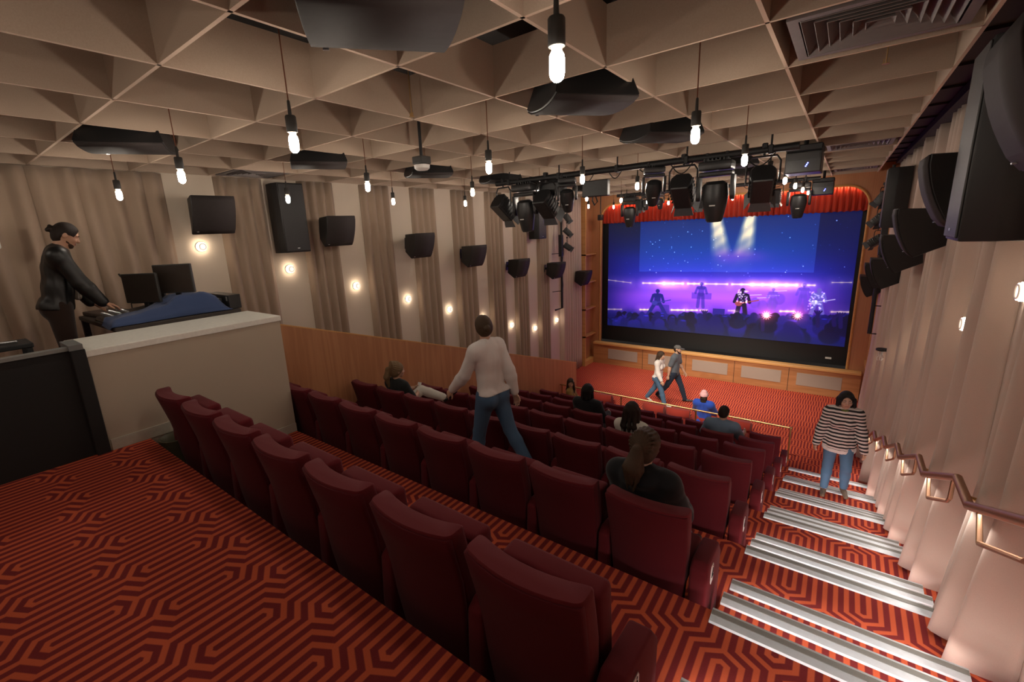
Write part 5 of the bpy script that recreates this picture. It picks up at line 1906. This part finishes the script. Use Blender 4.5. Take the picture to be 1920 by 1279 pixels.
# --- man with short dark hair in the sixth row
x, y, z = SEATS[5, 7]
J = skeleton(1.80, lean=-2, head=(10, -14, 0), arms=((14, 22, 60, 0), (30, 16, 58, -6)), legs=((84, 10, 84), (84, 12, 84)), seat=.44, sh=.112)
P_ = figure(J, 'seated man with short dark hair in a blue-grey T-shirt, sixth row', (x + .03, y + .36, z), 0, True, 'skin', .009)
face_parts(J, P_, M['hair_dark'])
F = Field(.0075)
hair_cap(F, J, .008); face_cut(F, J, .08, -.05, .09, .09)
F.build('hair', M['hair_dark'], P_, .0015, 13)
top(J, P_, 'shirt', M['blue_grey'], .020, .014, True, hem=-.02, sleeve=.85, neck=.054, r=1.15)
trousers(J, P_, 'trousers', M['denim_dark'], .012, True, 1.0)
shoes(J, P_, M['shoe_dark'])

# --- woman with a flower clip, front row, looking back
x, y, z = SEATS[6, 1]
J = skeleton(1.68, lean=0, twist=-38, head=(8, -112, 0), arms=((20, 10, 60, 20), (18, 10, 60, 20)), legs=((84, 4, 84), (84, 4, 84)), seat=.46)
P_ = figure(J, 'smiling woman with long dark hair turned to look back from the front row', (x - .12, y + .36, z), -38, False, 'skin', .008)
face_parts(J, P_, M['hair_dark'], (.50, .20, .17))
MB().tube([lay(J, (q, .0985 - abs(q) * .3, -.0615 + abs(q) * .12)) for q in (-.015, -.007, 0, .007, .015)], .0028, 6).build('teeth', M['eye_white'], P_)
F = Field(.0065)
hair_cap(F, J, .010); face_cut(F, J, .062, -.030, .090, .108)
for s in (-1, 1):
    F.rc(lay(J, (s * .072, .01, .01)), lay(J, (s * .088, .035, -.16)), .026, .030, .02)
    F.rc(lay(J, (s * .088, .035, -.16)), lay(J, (s * .085, .06, -.30)), .030, .016, .02)
    F.rc(lay(J, (s * .05, -.07, .0)), lay(J, (s * .06, -.06, -.24)), .040, .030, .02)
HR = F.build('hair', hairmat('dark_wavy_hair', (.035, .020, .012)), P_, .003, 14)
fl = MB()
fc = Vector(lay(J, (-.075, .03, .075)))
for a in range(5):
    t = 2 * math.pi * a / 5
    fl.lathe([(0, -.006), (.014, 0), (0, .006)], fc + Vector((.016 * math.cos(t), -.004, .016 * math.sin(t))), 'y', 8)
fl.build('flower_clip', M['white_cotton'], HR)
top(J, P_, 'cardigan', M['ochre'], .016, .012, False, hem=0, neck=.058)
trousers(J, P_, 'trousers', M['denim_dark'], .012, False, 1.0)
shoes(J, P_, M['shoe_dark'])

# --- person in a pink hat on a lounge seat
J = skeleton(1.66, lean=-12, head=(0, 5, 0), arms=((20, 12, 50, 20), (20, 12, 50, 20)), legs=((78, 6, 70), (78, 8, 70)), seat=.20)
P_ = figure(J, 'person in a pink knitted hat and bright blue jacket sitting low beyond the rail', (-2.38, 11.78, ZS), -4, False, 'skin', .0095)
face_parts(J, P_, M['hair_dark'])
F = Field(.0075)
c_ = lay(J, (0, -.012, .030)); Rr = J['Rhead']
F.el(c_, (.098, .112, .112), Rr, .01)
F.el(lay(J, (0, -.02, .125)), (.060, .065, .045), Rr, .03)
F.cut(lay(J, (0, 0, .005)), -Rr[:, 2])
F.build('knitted_hat', M['pink'], P_, .003, 15)
F = Field(.008)
F.el(lay(J, (0, -.045, -.06)), (.082, .062, .085), Rr, .02)
F.el(lay(J, (0, -.07, -.13)), (.072, .04, .05), Rr, .02)
F.build('hair', M['hair_dark'], P_, .003, 16)
top(J, P_, 'jacket', M['royal'], .030, .02, False, hem=-.03, neck=.050, r=1.25, rough=.004)
trousers(J, P_, 'trousers', M['denim_dark'], .014, False, 1.0)
shoes(J, P_, M['shoe_dark'])

# --- couple walking across the stage floor
J = skeleton(1.66, lean=3, head=(4, -6, 0), arms=((-14, 6, 14, 0), (12, 6, 20, 0)), legs=((-20, 1, 14), (22, 1, 6)))
P_ = figure(J, 'woman with long hair in a white sweater and blue jeans crossing before the screen', (-3.92, 12.95, ZS), -96, False, 'skin', .0095)
face_parts(J, P_, M['hair_brown'])
F = Field(.008)
hair_cap(F, J, .014); face_cut(F, J)
for a in range(6):
    t = math.radians(-100 + 200 * a / 5)
    F.rc(lay(J, (.078 * math.sin(t), -.02 - .08 * math.cos(t), .0)), lay(J, (.10 * math.sin(t), -.05 - .10 * math.cos(t), -.24)), .030, .022, .02)
F.build('hair', hairmat('mid_brown_hair', (.050, .028, .016)), P_, .003, 17)
top(J, P_, 'sweater', M['white_knit'], .018, .014, False, hem=.01, neck=.052, r=1.12)
trousers(J, P_, 'jeans', M['denim'], .012, False, 1.0, .012)
shoes(J, P_, M['white_cotton'])
J = skeleton(1.80, lean=3, head=(4, -4, 0), arms=((14, 6, 18, 0), (-14, 6, 12, 0)), legs=((24, 1, 6), (-22, 1, 18)), sh=.110)
P_ = figure(J, 'man in a cap, slate T-shirt and dark jeans crossing before the screen', (-3.60, 13.42, ZS), -92, True, 'skin', .0095)
face_parts(J, P_, M['hair_dark'])
F = Field(.0075)
F.el(lay(J, (0, -.012, .030)), (.090, .108, .095), J['Rhead'], .01)
F.cut(lay(J, (0, 0, .030)), -J['Rhead'][:, 2])
CP = F.build('cap', mat('grey_cap_cloth', (.10, .095, .09), .85), P_)
F = Field(.007)
F.el(lay(J, (0, .125, .034)), (.066, .075, .009), J['Rhead'], .006)
F.build('peak', mat('grey_peak_cloth', (.08, .075, .07), .85), CP)
F = Field(.0075)
hair_cap(F, J, .005); face_cut(F, J, .085, -.05, .09, .085)
F.build('hair', M['hair_dark'], P_, .002, 18)
F = Field(.007)
for s in (-1, 1):
    F.rc(lay(J, (s * .066, .01, -.03)), lay(J, (s * .045, .045, -.085)), .012, .020, .01)
    F.rc(lay(J, (s * .045, .045, -.085)), lay(J, (0, .078, -.103)), .020, .022, .01)
F.build('beard', M['hair_dark'], P_, .002, 19)
top(J, P_, 'shirt', M['slate'], .018, .012, True, hem=-.03, sleeve=.75, neck=.054, r=1.12)
trousers(J, P_, 'jeans', M['denim_dark'], .012, True, 1.0, .008)
shoes(J, P_, M['shoe_dark'])

# --- woman in a striped sweater climbing the stairs
J = skeleton(1.65, lean=6, head=(5, 4, 0), arms=((6, 14, 14, 12), (2, 13, 10, 10)), legs=((14, 3, 34), (2, 2, 2)))
P_ = figure(J, 'woman with a dark bob in a black and white striped sweater climbing the stairs', (.25, 7.93, aisle_z(7.9)), 184, False, 'skin', .0075)
face_parts(J, P_, M['hair_black'], (.42, .17, .14), closed=True, tilt=.003)
F = Field(.0062)
hair_cap(F, J, .014); face_cut(F, J, .068, -.014, .102, .116)
for s in (-1, 1):
    F.rc(lay(J, (s * .084, .026, .03)), lay(J, (s * .096, .036, -.070)), .025, .022, .02)
    F.rc(lay(J, (s * .075, -.04, .0)), lay(J, (s * .085, -.03, -.085)), .036, .026, .02)
F.rc(lay(J, (-.06, .062, .075)), lay(J, (.035, .082, .100)), .018, .015, .01)
F.build('hair', M['hair_black'], P_, .0022, 20)
gl = MB()
Rm = Matrix([list(r_) for r_ in J['Rhead']]).to_4x4()
for s in (-1, 1):
    T = Matrix.Translation(Vector(lay(J, (s * .033, .104, .004)))) @ Rm
    gl.tube([T @ Vector((.024 * math.cos(t), .002 * abs(math.sin(t)), .020 * math.sin(t))) for t in [2 * math.pi * i / 16 for i in range(17)]], .0015, 5)
    gl.tube([lay(J, (s * .056, .102, .008)), lay(J, (s * .080, .0, .008))], .0015, 5)
gl.tube([lay(J, (-.009, .106, .006)), lay(J, (.009, .106, .006))], .0015, 5)
gl.build('eyeglasses', M['steel'], P_)
SW = top(J, P_, 'sweater', striped('black_white_stripes', (.66, .58, .54), (.014, .013, .016), .052, .5), .018, .022, False, hem=-.075, cuff=-.12, neck=.056, r=1.12, cell=.008, rough=.004)
F = Field(.008)                                                     # pale hem band
torso(F, J, .020, .024, False)
F.rc(J['pelvis'] + J['up'] * .03 * 1.65, J['pelvis'] - J['up'] * .14 * 1.65, .094 * 1.65 + .043, .100 * 1.65 + .043, .03, (J['fwd'], .74))
F.cut(J['pelvis'] - J['up'] * .082 * 1.65, -J['up'])
F.cut(J['pelvis'] - J['up'] * .045 * 1.65, J['up'])
F.build('hem_band', M['white_knit'], SW, .003, 3)
F = Field(.0065)
F.rc(J['neck'] + J['up'] * .012, J['neck'] + J['up'] * .05 + J['fwd'] * .012, .090, .070, .01)
F.cut(J['neck'] + J['up'] * .050 + J['fwd'] * .02, J['up'] + J['fwd'] * .25)
F.build('neck_band', M['green_knit'], SW, .002)
trousers(J, P_, 'jeans', denim('bright_denim', (.085, .165, .27)), .009, False, .93, .004)
shoes(J, P_, M['boot'], high=.35)
